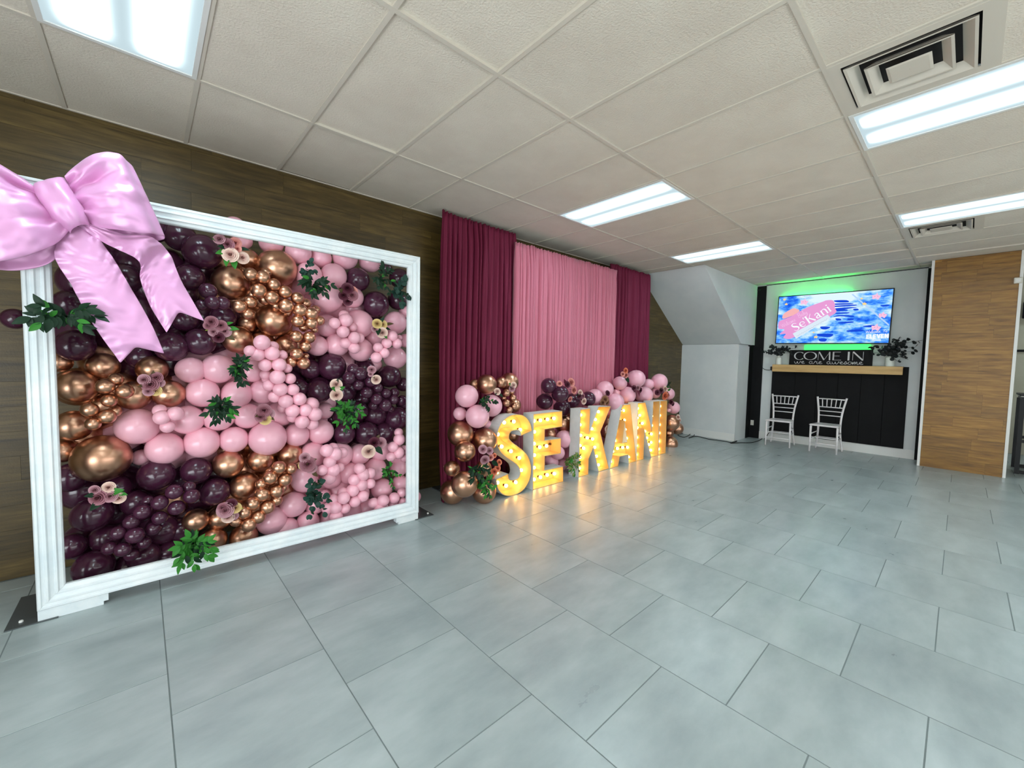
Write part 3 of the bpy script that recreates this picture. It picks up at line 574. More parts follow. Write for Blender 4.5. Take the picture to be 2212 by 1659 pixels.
LETTERS = {'K': ([(3.754, 0), (3.754, 0.855), (3.951, 0.857), (3.948, 0.544), (4.127, 0.867), (4.402, 0.857), (4.181, 0.531), (4.404, 0.006), (4.172, 0), (4.04, 0.341), (3.953, 0.207), (3.952, 0)], [(3.908, 0.763), (3.903, 0.637), (3.92, 0.497), (3.915, 0.363), (3.916, 0.209), (3.911, 0.067), (4.29, 0.779), (4.227, 0.679), (4.153, 0.561), (4.063, 0.448), (4.178, 0.42), (3.992, 0.32), (4.233, 0.3), (4.277, 0.172), (4.328, 0.045)]), 'A': ([(4.424, 0), (4.675, 0.86), (4.88, 0.859), (5.092, 0), (4.891, 0), (4.868, 0.129), (4.657, 0.131), (4.624, 0)], [(4.81, 0.759), (4.903, 0.757), (4.769, 0.614), (4.941, 0.615), (4.729, 0.473), (4.979, 0.476), (4.695, 0.336), (5.002, 0.338), (4.656, 0.189), (4.609, 0.048), (4.772, 0.214), (4.908, 0.209), (5.033, 0.197), (5.073, 0.049)]), 'Ahole': [(4.753, 0.615), (4.828, 0.32), (4.708, 0.322)], 'N': ([(5.099, 0.0), (5.079, 0.864), (5.287, 0.862), (5.506, 0.412), (5.514, 0.863), (5.709, 0.861), (5.725, 0), (5.513, 0), (5.285, 0.451), (5.293, 0)], [(5.271, 0.762), (5.273, 0.618), (5.284, 0.464), (5.278, 0.319), (5.271, 0.192), (5.272, 0.054), (5.342, 0.651), (5.423, 0.519), (5.506, 0.39), (5.572, 0.277), (5.714, 0.765), (5.717, 0.613), (5.711, 0.462), (5.708, 0.324), (5.718, 0.189), (5.706, 0.065), (5.639, 0.163)]), 'I': ([(5.733, 0), (5.735, 0.86), (5.949, 0.858), (5.966, 0)], [(5.944, 0.755), (5.947, 0.605), (5.95, 0.454), (5.952, 0.317), (5.944, 0.18), (5.954, 0.05)]), 'E': ([(2.946, 0), (2.932, 0.859), (3.412, 0.862), (3.42, 0.673), (3.121, 0.668), (3.12, 0.542), (3.402, 0.536), (3.409, 0.35), (3.132, 0.358), (3.132, 0.194), (3.456, 0.187), (3.464, 0)], [(3.061, 0.757), (3.167, 0.756), (3.287, 0.757), (3.4, 0.76), (3.071, 0.63), (3.07, 0.492), (3.079, 0.356), (3.079, 0.209), (3.083, 0.069), (3.167, 0.438), (3.282, 0.439), (3.372, 0.445), (3.19, 0.076), (3.306, 0.083), (3.431, 0.076)]), 'S': ([(2.737, 0.611), (2.912, 0.62)], [(2.607, 0.779), (2.747, 0.777), (2.846, 0.677), (2.52, 0.659), (2.577, 0.52), (2.713, 0.451), (2.84, 0.357), (2.874, 0.213), (2.794, 0.089), (2.651, 0.077), (2.527, 0.136), (2.516, 0.235)])}
TVD = {'screen': [(0.5521, 2.7568), (2.1655, 2.7256), (2.1582, 1.8376), (0.5953, 1.8664)], 'pink': [(0.5997, 2.2906), (0.7351, 2.339), (0.9108, 2.4494), (1.0723, 2.535), (1.2473, 2.5946), (1.2985, 2.6131), (1.3845, 2.6049), (1.4219, 2.5363), (1.4208, 2.4735), (1.4494, 2.4083), (1.3975, 2.349), (1.2635, 2.2728), (1.0366, 2.1552), (0.9118, 2.05), (0.8582, 1.9848), (0.8207, 1.9691), (0.7542, 1.9484), (0.6744, 1.9791), (0.7104, 2.0461), (0.6117, 2.0439), (0.6683, 2.1046), (0.7158, 2.1366), (0.5967, 2.1477), (0.583, 2.2228)], 'pink2': [(0.6117, 2.0439), (0.83, 2.1707), (0.8605, 2.1301), (0.6738, 1.9905)], 'strip': [(0.8217, 2.0477), (1.3283, 2.3645), (1.3746, 2.2978), (0.8789, 1.9507)], 'stars': [(0.9723, 2.6149, 75, 'p'), (1.9589, 2.6119, 70, 'p'), (2.0532, 2.3032, 65, 'p'), (1.9817, 2.1048, 75, 'p'), (0.693, 2.6015, 30, 'y'), (0.6594, 2.6893, 28, 'y'), (1.8157, 2.5061, 35, 'y'), (1.1768, 1.9751, 35, 'y'), (1.1413, 2.0578, 20, 'y'), (1.776, 2.5954, 22, 'y')], 'blob': [(0.6522, 2.3329), (0.6533, 2.4124), (0.7284, 2.4746), (0.8132, 2.5127), (0.8903, 2.4842), (0.9014, 2.4501), (0.8006, 2.3795)], 'steps': [[(1.4102, 2.6003), (1.5767, 2.5895), (1.6031, 2.5509), (1.4456, 2.5655)], [(1.4298, 2.5461), (1.6364, 2.5325), (1.6535, 2.5135), (1.414, 2.5244)], [(1.3895, 2.5076), (1.6779, 2.5052), (1.691, 2.4837), (1.3649, 2.4887)], [(1.4341, 2.4619), (1.6398, 2.4656), (1.7202, 2.4568), (1.5926, 2.4386), (1.4404, 2.4194)], [(1.4351, 2.4408), (1.5849, 2.4289), (1.586, 2.4082), (1.4452, 2.4086)], [(1.6737, 2.432), (1.7294, 2.4326), (1.7465, 2.4059), (1.6911, 2.4051)], [(1.4547, 2.3869), (1.62, 2.3798), (1.5966, 2.3609), (1.4473, 2.3665)], [(1.4076, 2.3167), (1.482, 2.3431), (1.6795, 2.3191), (1.6647, 2.2945), (1.5165, 2.3199)], [(1.4429, 2.2881), (1.5103, 2.2786), (1.52, 2.2519), (1.4616, 2.2502)], [(1.6093, 2.2723), (1.6819, 2.2729), (1.6832, 2.2472), (1.6187, 2.2459)], [(1.4884, 2.2172), (1.6684, 2.2224), (1.6775, 2.2014), (1.5229, 2.1944)], [(1.2386, 2.1562), (1.3738, 2.1443), (1.3242, 2.104), (1.254, 2.1125)], [(1.8153, 2.138), (1.9604, 2.1506), (1.9245, 2.1125), (1.8395, 2.1217)], [(1.2053, 2.0283), (1.4142, 2.0208), (1.3827, 1.9688), (1.2252, 1.9844)], [(1.2274, 1.9412), (1.3325, 1.9383), (1.3176, 1.8906), (1.2384, 1.8977)], [(1.6193, 2.0755), (1.8184, 2.0771), (1.8041, 2.0524), (1.6288, 2.0492)], [(2.019, 2.4632), (2.1216, 2.464), (2.1083, 2.4408), (2.0423, 2.4416)]], 'ray': [(1.6368, 2.6809), (1.6608, 2.6834), (2.1381, 2.1511), (2.136, 2.1219)], 'eleven': [(1.8611, 1.929), (2.1422, 2.0044)], 'sek': [(0.8376, 2.2095), (1.3729, 2.4985)]}

# ------------------------------------------------------------------ balloons
def balloon_mesh(m):
    prof = []
    n = 15
    for k in range(n):
        t = PI * k / (n - 1) * 0.93
        r = math.sin(t); z = math.cos(t)
        if z < 0: r *= 1 - 0.10 * z * z; z *= 1.10
        prof.append((max(r, 0.0005), z))
    prof += [(0.055, -1.13), (0.04, -1.16), (0.07, -1.19), (0.08, -1.23), (0.03, -1.24)]
    me = MB().lathe(prof, seg=26).build('balloon', m, True)
    return me
BM = {k: balloon_mesh(M[k]) for k in 'PCK'}
CN = {'P': 'plum', 'C': 'copper', 'K': 'pink'}
BDESC = {
 'PUL': ('large', 'balloon at the upper left of the framed wall', 'large plum balloons upper left'),
 'PX': ('large', 'balloon poking out left of the white frame', None),
 'CU': ('large', 'balloon in the upper middle of the frame', 'large copper balloons upper middle'),
 'KT': ('large', 'balloon along the upper edge of the frame', 'large pink balloons along the top'),
 'PC': ('large', 'balloon in the upper right frame corner', 'large plum balloons upper right corner'),
 'KR': ('large', 'balloon at mid right below the plum corner', 'large pink balloons mid right'),
 'KM': ('large', 'balloon in the broad middle band', 'large pink balloons in the middle band'),
 'PR': ('large', 'balloon in the right middle patch', 'large plum balloons right middle'),
 'CL': ('large', 'balloon at the left side of the frame', 'large copper balloons left side'),
 'CD': ('large', 'balloon in the lower middle diagonal', 'large copper balloons lower middle'),
 'PL': ('large', 'balloon at the lower left of the frame', 'large plum balloons lower left'),
 'KL': ('large', 'balloon in the lower right patch', 'large pink balloons lower right'),
 'sPU': ('small', 'balloon in the knot beside the ribbon tails', 'small plum balloons by the ribbon'),
 'sCU': ('small', 'balloon in the long cascade at upper middle', 'small copper balloons of the upper cascade'),
 'sCW': ('small', 'balloon left of the upper cascade', 'three small copper balloons'),
 'sKA': ('small', 'balloon in the inner cluster at mid right', 'small pink balloons inner cluster mid right'),
 'sKB': ('small', 'balloon in the cluster near the right rail', 'small pink balloons near the right rail'),
 'sKC': ('small', 'balloon in the central cascade', 'small pink balloons of the central cascade'),
 'sPR': ('small', 'balloon in the right hand cluster', 'small plum balloons right cluster'),
 'sCL': ('small', 'balloon in the left hand cluster', 'small copper balloons left cluster'),
 'sKM': ('small', 'balloon in the foursome on the middle band', 'four small pink balloons'),
 'sPL': ('small', 'balloon in the lower left cascade', 'small plum balloons of the lower left cascade'),
 'sCD': ('small', 'balloon in the lower copper cascade', 'small copper balloons of the lower cascade'),
 'sKD': ('small', 'balloon in the short column left of lower right', 'small pink balloons of the short column'),
 'sKE': ('small', 'balloon in the lower right diagonal', 'small pink balloons of the lower diagonal'),
 'sKF': ('small', 'balloon in the bottom right corner cluster', 'small pink balloons bottom right corner'),
 'sKG': ('small', 'balloon in the cluster above the corner, right rail', 'small pink balloons on the lower right rail'),
 'GLC': ('large', 'balloon in the floor garland left of the S', 'large copper balloons left of the S'),
 'GLK': ('large', 'balloon in the floor garland left of the S', 'large pink balloons left of the S'),
 'GLS': ('small', 'balloon in the grape cluster above the S', 'small copper balloons above the S'),
 'GMP': ('', 'balloon in the garland behind the E', 'plum balloons behind the letters'),
 'GMC': ('', 'balloon behind the lit letters', 'copper balloons behind the letters'),
 'GMK': ('', 'balloon between the E and the K', 'pink balloons between E and K'),
 'GRK': ('', 'balloon in the garland above letters K to I', 'pink balloons above K A N I'),
 'GRC': ('', 'balloon at the right end of the garland', 'copper balloons at the garland right end'),
}
ORD = ['', 'second', 'third', 'fourth', 'fifth', 'sixth', 'seventh', 'eighth', 'ninth', 'tenth', 'eleventh', 'twelfth', 'thirteenth', 'fourteenth',
       'fifteenth', 'sixteenth', 'seventeenth', 'eighteenth', 'nineteenth', 'twentieth', 'twenty-first', 'twenty-second', 'twenty-third', 'twenty-fourth',
       'twenty-fifth', 'twenty-sixth', 'twenty-seventh', 'twenty-eighth', 'twenty-ninth', 'thirtieth']
rb = random.Random(3)
allballs = []; extra_balls = []
RCUT = sorted((q[3] for c_, l_ in BALLOONS.values() for q in l_), reverse=True)[296]
def put_balloon(c, x, y, z, r):
    o = ob('balloon', BM[c]); o.location = (x, y, z); o.scale = (r, r, r)
    d = Vector((rb.uniform(-.6, .6), -1.0, rb.uniform(-.6, .6))).normalized()   # crown to the room, knot to the back
    o.rotation_euler = d.to_track_quat('Z', 'Y').to_euler()
    return o
for key, (c, lst) in BALLOONS.items():
    size, where, grp = BDESC[key]
    vert = key[0] == 's' or key in ('GLC', 'GLK', 'GRC', 'GLS', 'GMC')
    order = sorted(range(len(lst)), key=lambda q: -lst[q][2] if vert else lst[q][0])
    for rank, q in enumerate(order):
        x, y, z, r = lst[q]
        allballs.append((x, y, z, r, c))
        if r < RCUT:
            extra_balls.append((c, x, y, z, r)); continue
        o = put_balloon(c, x, y, z, r)
        if len(lst) == 1: pos = ''
        elif vert: pos = 'topmost ' if rank == 0 else (ORD[rank] + ' highest ' if rank < len(lst) - 1 else 'lowest ')
        else: pos = 'leftmost ' if rank == 0 else (ORD[rank] + ' from left ' if rank < len(lst) - 1 else 'rightmost ')
        tag(o, (pos + (size + ' ' if size else '') + CN[c] + ' ' + where).replace('  ', ' ').replace('copper copper', 'copper'), 'balloon', grp)
# back layer of balloons closing the gaps inside the frame
big = [b for b in allballs if b[0] < 1.7 and b[3] > .06 and b[1] < .69]
nb = 0
for iz in range(12):
    for ix in range(12):
        x = -.56 + ix * .17 + (iz % 2) * .085; z = .24 + iz * .165
        if x > 1.36 or z > 2.12 or (x > 1.22 and z > 1.95): continue
        near = min(big, key=lambda b: (b[0] - x) ** 2 + (b[2] - z) ** 2)
        extra_balls.append((near[4], x + rb.uniform(-.02, .02), .70, z, .120))
sv = []; sf = []; smi = []
for (c, x, y, z, r) in extra_balls:
    src = BM[c]; n_ = len(sv)
    d = Vector((rb.uniform(-.6, .6), -1.0, rb.uniform(-.6, .6))).normalized()
    mt_ = Matrix.Translation((x, y, z)) @ d.to_track_quat('Z', 'Y').to_matrix().to_4x4() @ Matrix.Diagonal((r, r, r, 1))
    sv += [tuple(mt_ @ v_.co) for v_ in src.vertices]; sf += [tuple(n_ + k for k in p.vertices) for p in src.polygons]; smi += ['PCK'.index(c)] * len(src.polygons)
me = mesh('balloon_filling', sv, sf, None, True)
for k in 'PCK': me.materials.append(M[k])
me.polygons.foreach_set('material_index', smi)
tag(ob('balloon_filling', me), 'mixed plum, copper and pink balloons packed between and behind the bigger ones', 'balloons', kind='stuff')

# ------------------------------------------------------------------ white frame
FX0, FX1, FZ0, FZ1 = -.722, 1.540, .065, 2.330
BWd = .104; FYf, FYb = .190, .262
frame = thing('picture_frame', 'huge white moulded frame standing on the floor around the balloon wall', 'frame', (0, 0, 0))
prof = [(0, .055), (0, .010), (.006, .0), (.016, .0), (.020, .006), (.030, .009), (.034, .003), (.044, .003), (.050, .012), (.066, .018), (.070, .013), (.078, .013), (.084, .022), (.098, .026), (.104, .034), (.104, .055)]
def rail(p0, p1, inward, ra, rb2):
    # p0->p1 outer edge in XZ; inward unit vector; mitre at both ends
    d = (Vector(p1) - Vector(p0)); ln = d.length; d.normalize()
    v = []; f = []
    for t, dd in ((0.0006, 1), (ln - .0006, -1)):
        for w_, dp in prof:
            q = Vector(p0) + d * (t + dd * w_) + Vector(inward) * w_
            v.append((q.x, FYf + dp, q.y))
    n = len(prof)
    for k in range(n - 1): f.append((k, k + 1, n + k + 1, n + k))
    f.append((n - 1, 0, n, 2 * n - 1)); f.append(tuple(range(n - 1, -1, -1))); f.append(tuple(range(n, 2 * n)))
    me = mesh('frame_rail', v, f, M['frame'])
    bm = bmesh.new(); bm.from_mesh(me); bmesh.ops.recalc_face_normals(bm, faces=bm.faces[:]); bm.to_mesh(me); bm.free()
    ob('frame_rail', me, frame)
rail((FX0, FZ0), (FX0, FZ1), (1, 0), 0, 0); rail((FX1, FZ0), (FX1, FZ1), (-1, 0), 0, 0)
rail((FX0, FZ0), (FX1, FZ0), (0, 1), 0, 0); rail((FX0, FZ1), (FX1, FZ1), (0, -1), 0, 0)
for xa, xb in ((FX0, FX0 + .27), (FX1 - .21, FX1)):
    b = MB(); bm = bmesh.new()
    bmesh.ops.create_cube(bm, size=1, matrix=Matrix.Translation(((xa + xb) / 2, .235, .033)) @ Matrix.Diagonal((xb - xa, .05, .064, 1)))
    bmesh.ops.bevel(bm, geom=[e for e in bm.edges if abs(e.verts[0].co.x - e.verts[1].co.x) < .001 and abs(e.verts[0].co.z - e.verts[1].co.z) < .001 and e.verts[0].co.z < .02 and .1 < abs(e.verts[0].co.x - (FX0 if xa < 0 else FX1))], offset=.020, segments=4, affect='EDGES')
    b.bm(bm); ob('foot_block', b.build('foot_block', M['frame']), frame)
for x_, s_, ux_ in ((FX0 - .115, 1, FX0 + .05), (FX1 - .03, 1, FX1 - .05)):
    box_ob('base_plate', (x_, x_ + .19, .20, .60, .0, .006), M['steel'], frame, c=.001)
    ob('upright', MB().tube([(ux_, .29, .006), (ux_, .29, 2.25)], .014, 8).build('upright', M['gap'], True), frame)
    ob('bolt', MB().lathe([(.001, .010), (.007, .009), (.009, .006), (.009, 0)], (x_ + (.05 if x_ < 0 else .16), .26, .006), 10).build('bolt', M['trim'], True), frame)

# ------------------------------------------------------------------ satin bow
bow = thing('ribbon_bow', 'big puffy pink satin bow with two tails on the frame corner', 'bow', (0, 0, 0))
def lerp(a, b, t): return a + (b - a) * t
def curve_at(P, t):
    k = t * (len(P) - 1); i = min(int(k), len(P) - 2); f_ = k - i
    # smooth interpolation through points
    p0 = P[max(i - 1, 0)]; p1 = P[i]; p2 = P[i + 1]; p3 = P[min(i + 2, len(P) - 1)]
    return tuple(0.5 * (2 * b + (c - a) * f_ + (2 * a - 5 * b + 4 * c - d) * f_ ** 2 + (-a + 3 * b - 3 * c + d) * f_ ** 3) for a, b, c, d in zip(p0, p1, p2, p3))
def nz(x, y, z=0.0): return noise.noise(Vector((x, y, z)))
def loop_me(T, B, Tb, Bb, seed, dents):
    # front sheet (T,B) from knot to outer end then back sheet (Tb,Bb) back to the knot
    def fn(u, v):
        if u < .5:
            t = u / .5; a = curve_at(T, t); b = curve_at(B, t)
        else:
            t = (1 - u) / .5; a = curve_at(Tb, t); b = curve_at(Bb, t)
        x = lerp(a[0], b[0], v); z = lerp(a[1], b[1], v)
        edge = math.sin(PI * min(max(v, 0), 1)) ** .5
        if u < .5:
            d = .035 + .135 * math.sin(PI * min(1, t * .5 + .12)) ** 1.0 * (1 - max(0, t - .72) ** 2 * 8.0)
            d = lerp(.07, d, min(1, t * 2.2)) + .035 * edge * math.sin(PI * min(1, t * .9 + .1))
        else:
            d = .02 + .05 * (max(0, t - .6) / .4) ** 2
            d -= .01 * edge
        if u > .42 and u < .58:                        # round the outer fold
            k = (u - .42) / .16; d1 = d; d = lerp(.125, .055, k) + .03 * math.sin(PI * v) * (1 - k)
            x += (T[-1][0] - T[0][0]) / abs(T[-1][0] - T[0][0]) * .014 * math.sin(PI * k)
        puck = (1 - t) ** 1.6
        d += puck * (.020 * math.sin(17 * v + 3 * nz(v * 3, seed)) + .008 * math.sin(33 * v + 4 * nz(v * 4, t * 2, seed))) + .010 * nz(t * 5 + seed, v * 7, seed) + .008 * nz(t * 9, v * 18, seed)
        if u < .5:
            for (tu, tv, sd, am) in dents:
                q = ((t - tu) / sd) ** 2 + ((v - tv) / (sd * .55)) ** 2
                d -= am * math.exp(-q)
                d += am * .28 * math.exp(-q * .25) * math.sin(26 * (v - tv) + 6 * (t - tu))
        return (x, .165 - d, z)
    v, f = grid(56, 30, fn)
    return mesh('bow_loop', v, f, M['satin'], True)
T = [(-.545, 2.335), (-.50, 2.40), (-.42, 2.465), (-.345, 2.49), (-.30, 2.465)]
B = [(-.468, 2.130), (-.42, 2.108), (-.33, 2.098), (-.24, 2.10), (-.172, 2.12)]
Tb = [(-.545, 2.30), (-.49, 2.36), (-.42, 2.42), (-.35, 2.45), (-.30, 2.455)]
Bb = [(-.468, 2.12), (-.40, 2.082), (-.30, 2.070), (-.23, 2.075), (-.172, 2.105)]
def solid(o, th):
    md = o.modifiers.new('thick', 'SOLIDIFY'); md.thickness = th; md.offset = 0
    s2 = o.modifiers.new('smooth', 'SUBSURF'); s2.levels = 1; s2.render_levels = 1
    return o
solid(ob('bow_loop', loop_me(T, B, Tb, Bb, 1.3, [(.42, .30, .16, .075), (.75, .62, .12, .015)]), bow), .006)
T = [(-.655, 2.262), (-.71, 2.300), (-.80, 2.33), (-.90, 2.30), (-.965, 2.22)]
B = [(-.535, 2.075), (-.575, 2.00), (-.64, 1.925), (-.73, 1.87), (-.83, 1.845)]
Tb = [(-.655, 2.24), (-.71, 2.27), (-.80, 2.29), (-.90, 2.27), (-.965, 2.21)]
Bb = [(-.535, 2.06), (-.565, 1.975), (-.62, 1.895), (-.72, 1.845), (-.83, 1.83)]
solid(ob('bow_loop', loop_me(T, B, Tb, Bb, 4.1, [(.35, .22, .14, .07), (.2, .72, .12, .025)]), bow), .006)
# knot: a puffed band
KL = [(-.652, 2.258), (-.640, 2.200), (-.590, 2.115), (-.533, 2.072)]
KR = [(-.548, 2.326), (-.520, 2.27), (-.478, 2.20), (-.462, 2.118)]
def knot(u, v):
    a = curve_at(KL, v); b = curve_at(KR, v)
    x = lerp(a[0], b[0], u); z = lerp(a[1], b[1], u)
    s = max(0, math.sin(PI * u)) ** .45; e = max(0, math.sin(PI * v)) ** .5
    d = .05 + .125 * s * (.55 + .45 * e) + .012 * math.sin(PI * 3 * u + 1.5 * v) * e + .008 * nz(u * 4, v * 4)
    z += .012 * (1 - 2 * v) * (1 - s)
    return (x, .165 - d, z)
v, f = grid(26, 26, knot)
solid(ob('knot', mesh('knot', v, f, M['satin'], True), bow), .006)
def tail(Lp, Rp, notch, d0, name, seed, fold=None):
    nu, nv = 60, 16
    def surf(side):
        def fn(u, v):
            a = curve_at(Lp, u); b = curve_at(Rp, u)
            x = lerp(a[0], b[0], v); z = lerp(a[1], b[1], v)
            if u > .80:                               # V notch at the end
                k = (u - .80) / .20; w_ = 1 - abs(2 * v - 1)
                mx = (a[0] + b[0]) / 2; mz = (a[1] + b[1]) / 2
                nx, nzz = notch; ex, ez = lerp(Lp[-1][0], Rp[-1][0], .5), lerp(Lp[-1][1], Rp[-1][1], .5)
                x += (nx - ex) * k * w_; z += (nzz - ez) * k * w_
            th = .013 * (max(0, math.sin(PI * v)) ** .5) * (min(1, (1 - u) * 14) ** .5)
            d = d0(u) + side * th
            wr = .011 * math.sin(44 * u + 3.2 * math.sin(5 * v + seed) + 6 * nz(u * 3, v * 2, seed)) * (.25 + .75 * abs(nz(u * 5, v * 3, seed + 3)) * 2)
            wr += .007 * nz(u * 26, v * 5, seed + 9) + .006 * (1 - v) ** 2 * math.sin(90 * u + 5 * nz(u * 6, 0, seed))
            d += wr * (.4 + .6 * (1 - math.sin(PI * v)))
            return (x, .165 - d, z)
        return grid(nu, nv, fn)
    v1, f1 = surf(1); v2, f2 = surf(-1); n = len(v1)
    f = f1 + [tuple(reversed([n + k for k in q])) for q in f2]
    for i in range(nu - 1):
        a, b = i * nv, (i + 1) * nv
        f.append((a, n + a, n + b, b)); f.append((a + nv - 1, b + nv - 1, n + b + nv - 1, n + a + nv - 1))
    for j in range(nv - 1):
        a = (nu - 1) * nv + j; f.append((a, n + a, n + a + 1, a + 1)); f.append((j, j + 1, n + j + 1, n + j))
    o = ob('ribbon_tail', smooth_angle(mesh('ribbon_tail', v1 + v2, f, M['satin'], True), 60), bow)
    s2 = o.modifiers.new('smooth', 'SUBSURF'); s2.levels = 1; s2.render_levels = 1
tail([(-.545, 2.10), (-.595, 1.945), (-.536, 1.787), (-.474, 1.615), (-.365, 1.39)], [(-.46, 2.11), (-.382, 1.972), (-.330, 1.855), (-.233, 1.627), (-.176, 1.448)], (-.300, 1.484),
     lambda u: .035 + .03 * math.sin(PI * u), 'tail', 2.2)
tail([(-.52, 2.115), (-.40, 2.028), (-.277, 1.953), (-.272, 1.862), (-.232, 1.715), (-.165, 1.569)], [(-.47, 2.135), (-.34, 2.10), (-.212, 2.090), (-.139, 2.026), (-.093, 1.888), (.014, 1.651)], (-.107, 1.697),
     lambda u: .05 + .085 * math.exp(-((u - .36) / .13) ** 2) + .02 * u, 'tail', 5.7)

# ------------------------------------------------------------------ leaves and roses
def leaf_mesh(k, w=.42, fold=.12, round_=False):
    v = []; f = []; n = 6
    for i in range(n + 1):
        t = i / n
        wid = w * (math.sin(PI * min(1, t * (.96 if not round_ else 1.0) + .02)) ** (.9 if not round_ else .5)) * (1 - .35 * t if not round_ else 1) * .5
        zc = -.22 * t * t
        v += [(t, -wid, zc + fold * wid * 2), (t, 0, zc), (t, wid, zc + fold * wid * 2)]
    for i in range(n):
        a = i * 3
        f += [(a, a + 3, a + 4, a + 1), (a + 1, a + 4, a + 5, a + 2)]
    return mesh('leaf', v, f, M['leaf_' + k], True)
LM = {k: leaf_mesh(k, .62 if k != 'e' else .85, .14, k == 'e') for k in 'gdebyop'}
def rose_mesh(k):
    v = []; f = []
    def petal(rad, h, tilt, ang, wd, curl):
        n0 = len(v); nu, nv = 5, 4
        for i in range(nu):
            for j in range(nv):
                a = ang + (i / (nu - 1) - .5) * wd; t = j / (nv - 1)
                r = rad * (.35 + .65 * t) + tilt * t * t + (curl * max(0, t - .6))
                e = 1 - .22 * (abs(i - 2) / 2) ** 2 * t
                v.append((r * math.cos(a), r * math.sin(a), h * t * e - .25 * curl * max(0, t - .66)))
        for i in range(nu - 1):
            for j in range(nv - 1):
                a = n0 + i * nv + j; f.append((a, a + nv, a + nv + 1, a + 1))
    for c, (rad, h, tilt, n, wd, curl) in enumerate(((.16, .84, -.11, 3, 2.9, -.03), (.22, .82, -.04, 3, 2.6, .02), (.29, .74, .06, 4, 2.0, .16), (.42, .64, .10, 5, 1.7, .26), (.56, .50, .14, 5, 1.6, .38), (.68, .34, .20, 6, 1.4, .45))):
        for q in range(n): petal(rad, h, tilt, 2 * PI * q / n + c * .7, wd, curl)
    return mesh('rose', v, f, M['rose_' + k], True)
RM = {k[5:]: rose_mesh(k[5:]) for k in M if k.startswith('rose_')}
rf = random.Random(11)
def face(o, d, spin):
    o.rotation_mode = 'QUATERNION'
    o.rotation_quaternion = Vector(d).normalized().to_track_quat('Z', 'Y') @ Matrix.Rotation(spin, 3, 'Z').to_quaternion()
def face_x(o, d, roll):
    o.rotation_mode = 'QUATERNION'
    X = Vector(d).normalized(); zz = Vector((-.25, -1, .35)); Z = (zz - X * zz.dot(X)).normalized(); Y = Z.cross(X)
    o.rotation_quaternion = Matrix((X, Y, Z)).transposed().to_quaternion() @ Matrix.Rotation(roll, 3, 'X').to_quaternion()
for (Yf, roses, leaves, desc) in FLOWERS:
    cx = sum(r[0] for r in roses) / len(roses); cz = sum(r[1] for r in roses) / len(roses)
    t = thing('rose_bunch', desc, 'flowers', (cx, Yf + .03, cz), 'artificial rose bunches')
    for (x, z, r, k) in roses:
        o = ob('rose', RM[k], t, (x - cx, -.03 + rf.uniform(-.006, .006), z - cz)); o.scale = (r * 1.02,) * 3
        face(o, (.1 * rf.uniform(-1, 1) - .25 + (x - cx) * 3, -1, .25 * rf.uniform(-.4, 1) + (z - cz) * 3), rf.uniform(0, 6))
    for (x, z, r, k) in leaves:
        d = Vector((x - cx, -.01 - rf.uniform(0, .02), z - cz)); d = d.normalized() if d.length > .002 else Vector((0, -1, 0))
        s = r * 2.1
        o = ob('leaf', LM[k], t, (x - cx - d.x * s * .5, -.02 + rf.uniform(-.01, 0), z - cz - d.z * s * .5)); o.scale = (s,) * 3
        face_x(o, (d.x, d.y - .25, d.z), rf.uniform(-.6, .6))
    me = MB()
    for (x, z, r, k) in roses: me.tube([(x - cx, -.026, z - cz), (0, .035, 0)], .0022, 5)
    ob('stem', me.build('stem', M['leaf_d'], True), t)
for (x, y, z, spread, n, tone, el, leaf, desc) in SPRIGS:
    t = thing('leaf_sprig', desc, 'foliage', (x, y + .05, z), 'artificial leaf sprigs')
    st_ = MB(); nst = max(4, n // 5); made = 0
    for b_ in range(nst):
        a = 2 * PI * b_ / nst + rf.uniform(-.3, .3); ln = spread * rf.uniform(.75, 1.05)
        tip = Vector((math.cos(a) * ln * el[0], -.075 - rf.uniform(0, .03), math.sin(a) * ln * el[1] - .15 * ln))
        ctl = Vector((tip.x * .45, -.07, tip.z * .45 + .15 * ln))
        Q = catmull([(0, 0, 0), tuple(ctl), tuple(tip)], 4); st_.tube(Q[:-2], .0018, 5)
        per = max(4, round(n * 2.3 / nst))
        for q in range(per):
            f_ = (q + .7) / per; p = Vector(Q[min(int(f_ * (len(Q) - 1)), len(Q) - 1)]); dd = (Vector(Q[-1]) - Vector(Q[-4])).normalized()
            side = 1 if q % 2 else -1; ang = side * rf.uniform(.45, 1.1) if q < per - 1 else 0
            d = Vector((dd.x * math.cos(ang) - dd.z * math.sin(ang), rf.uniform(-.5, -.05), dd.x * math.sin(ang) + dd.z * math.cos(ang) - .15))
            k = tone if rf.random() < (.72 if tone != 'd' else .88) else ('d' if tone in 'ge' else 'g')
            s = leaf * rf.uniform(.55, .88)
            o = ob('leaf', LM[k], t, tuple(p + Vector((0, -.004 * q, 0)))); o.scale = (s,) * 3
            face_x(o, d, rf.uniform(-.7, .7))
    ob('stem', st_.build('stem', M['leaf_d'], True), t)

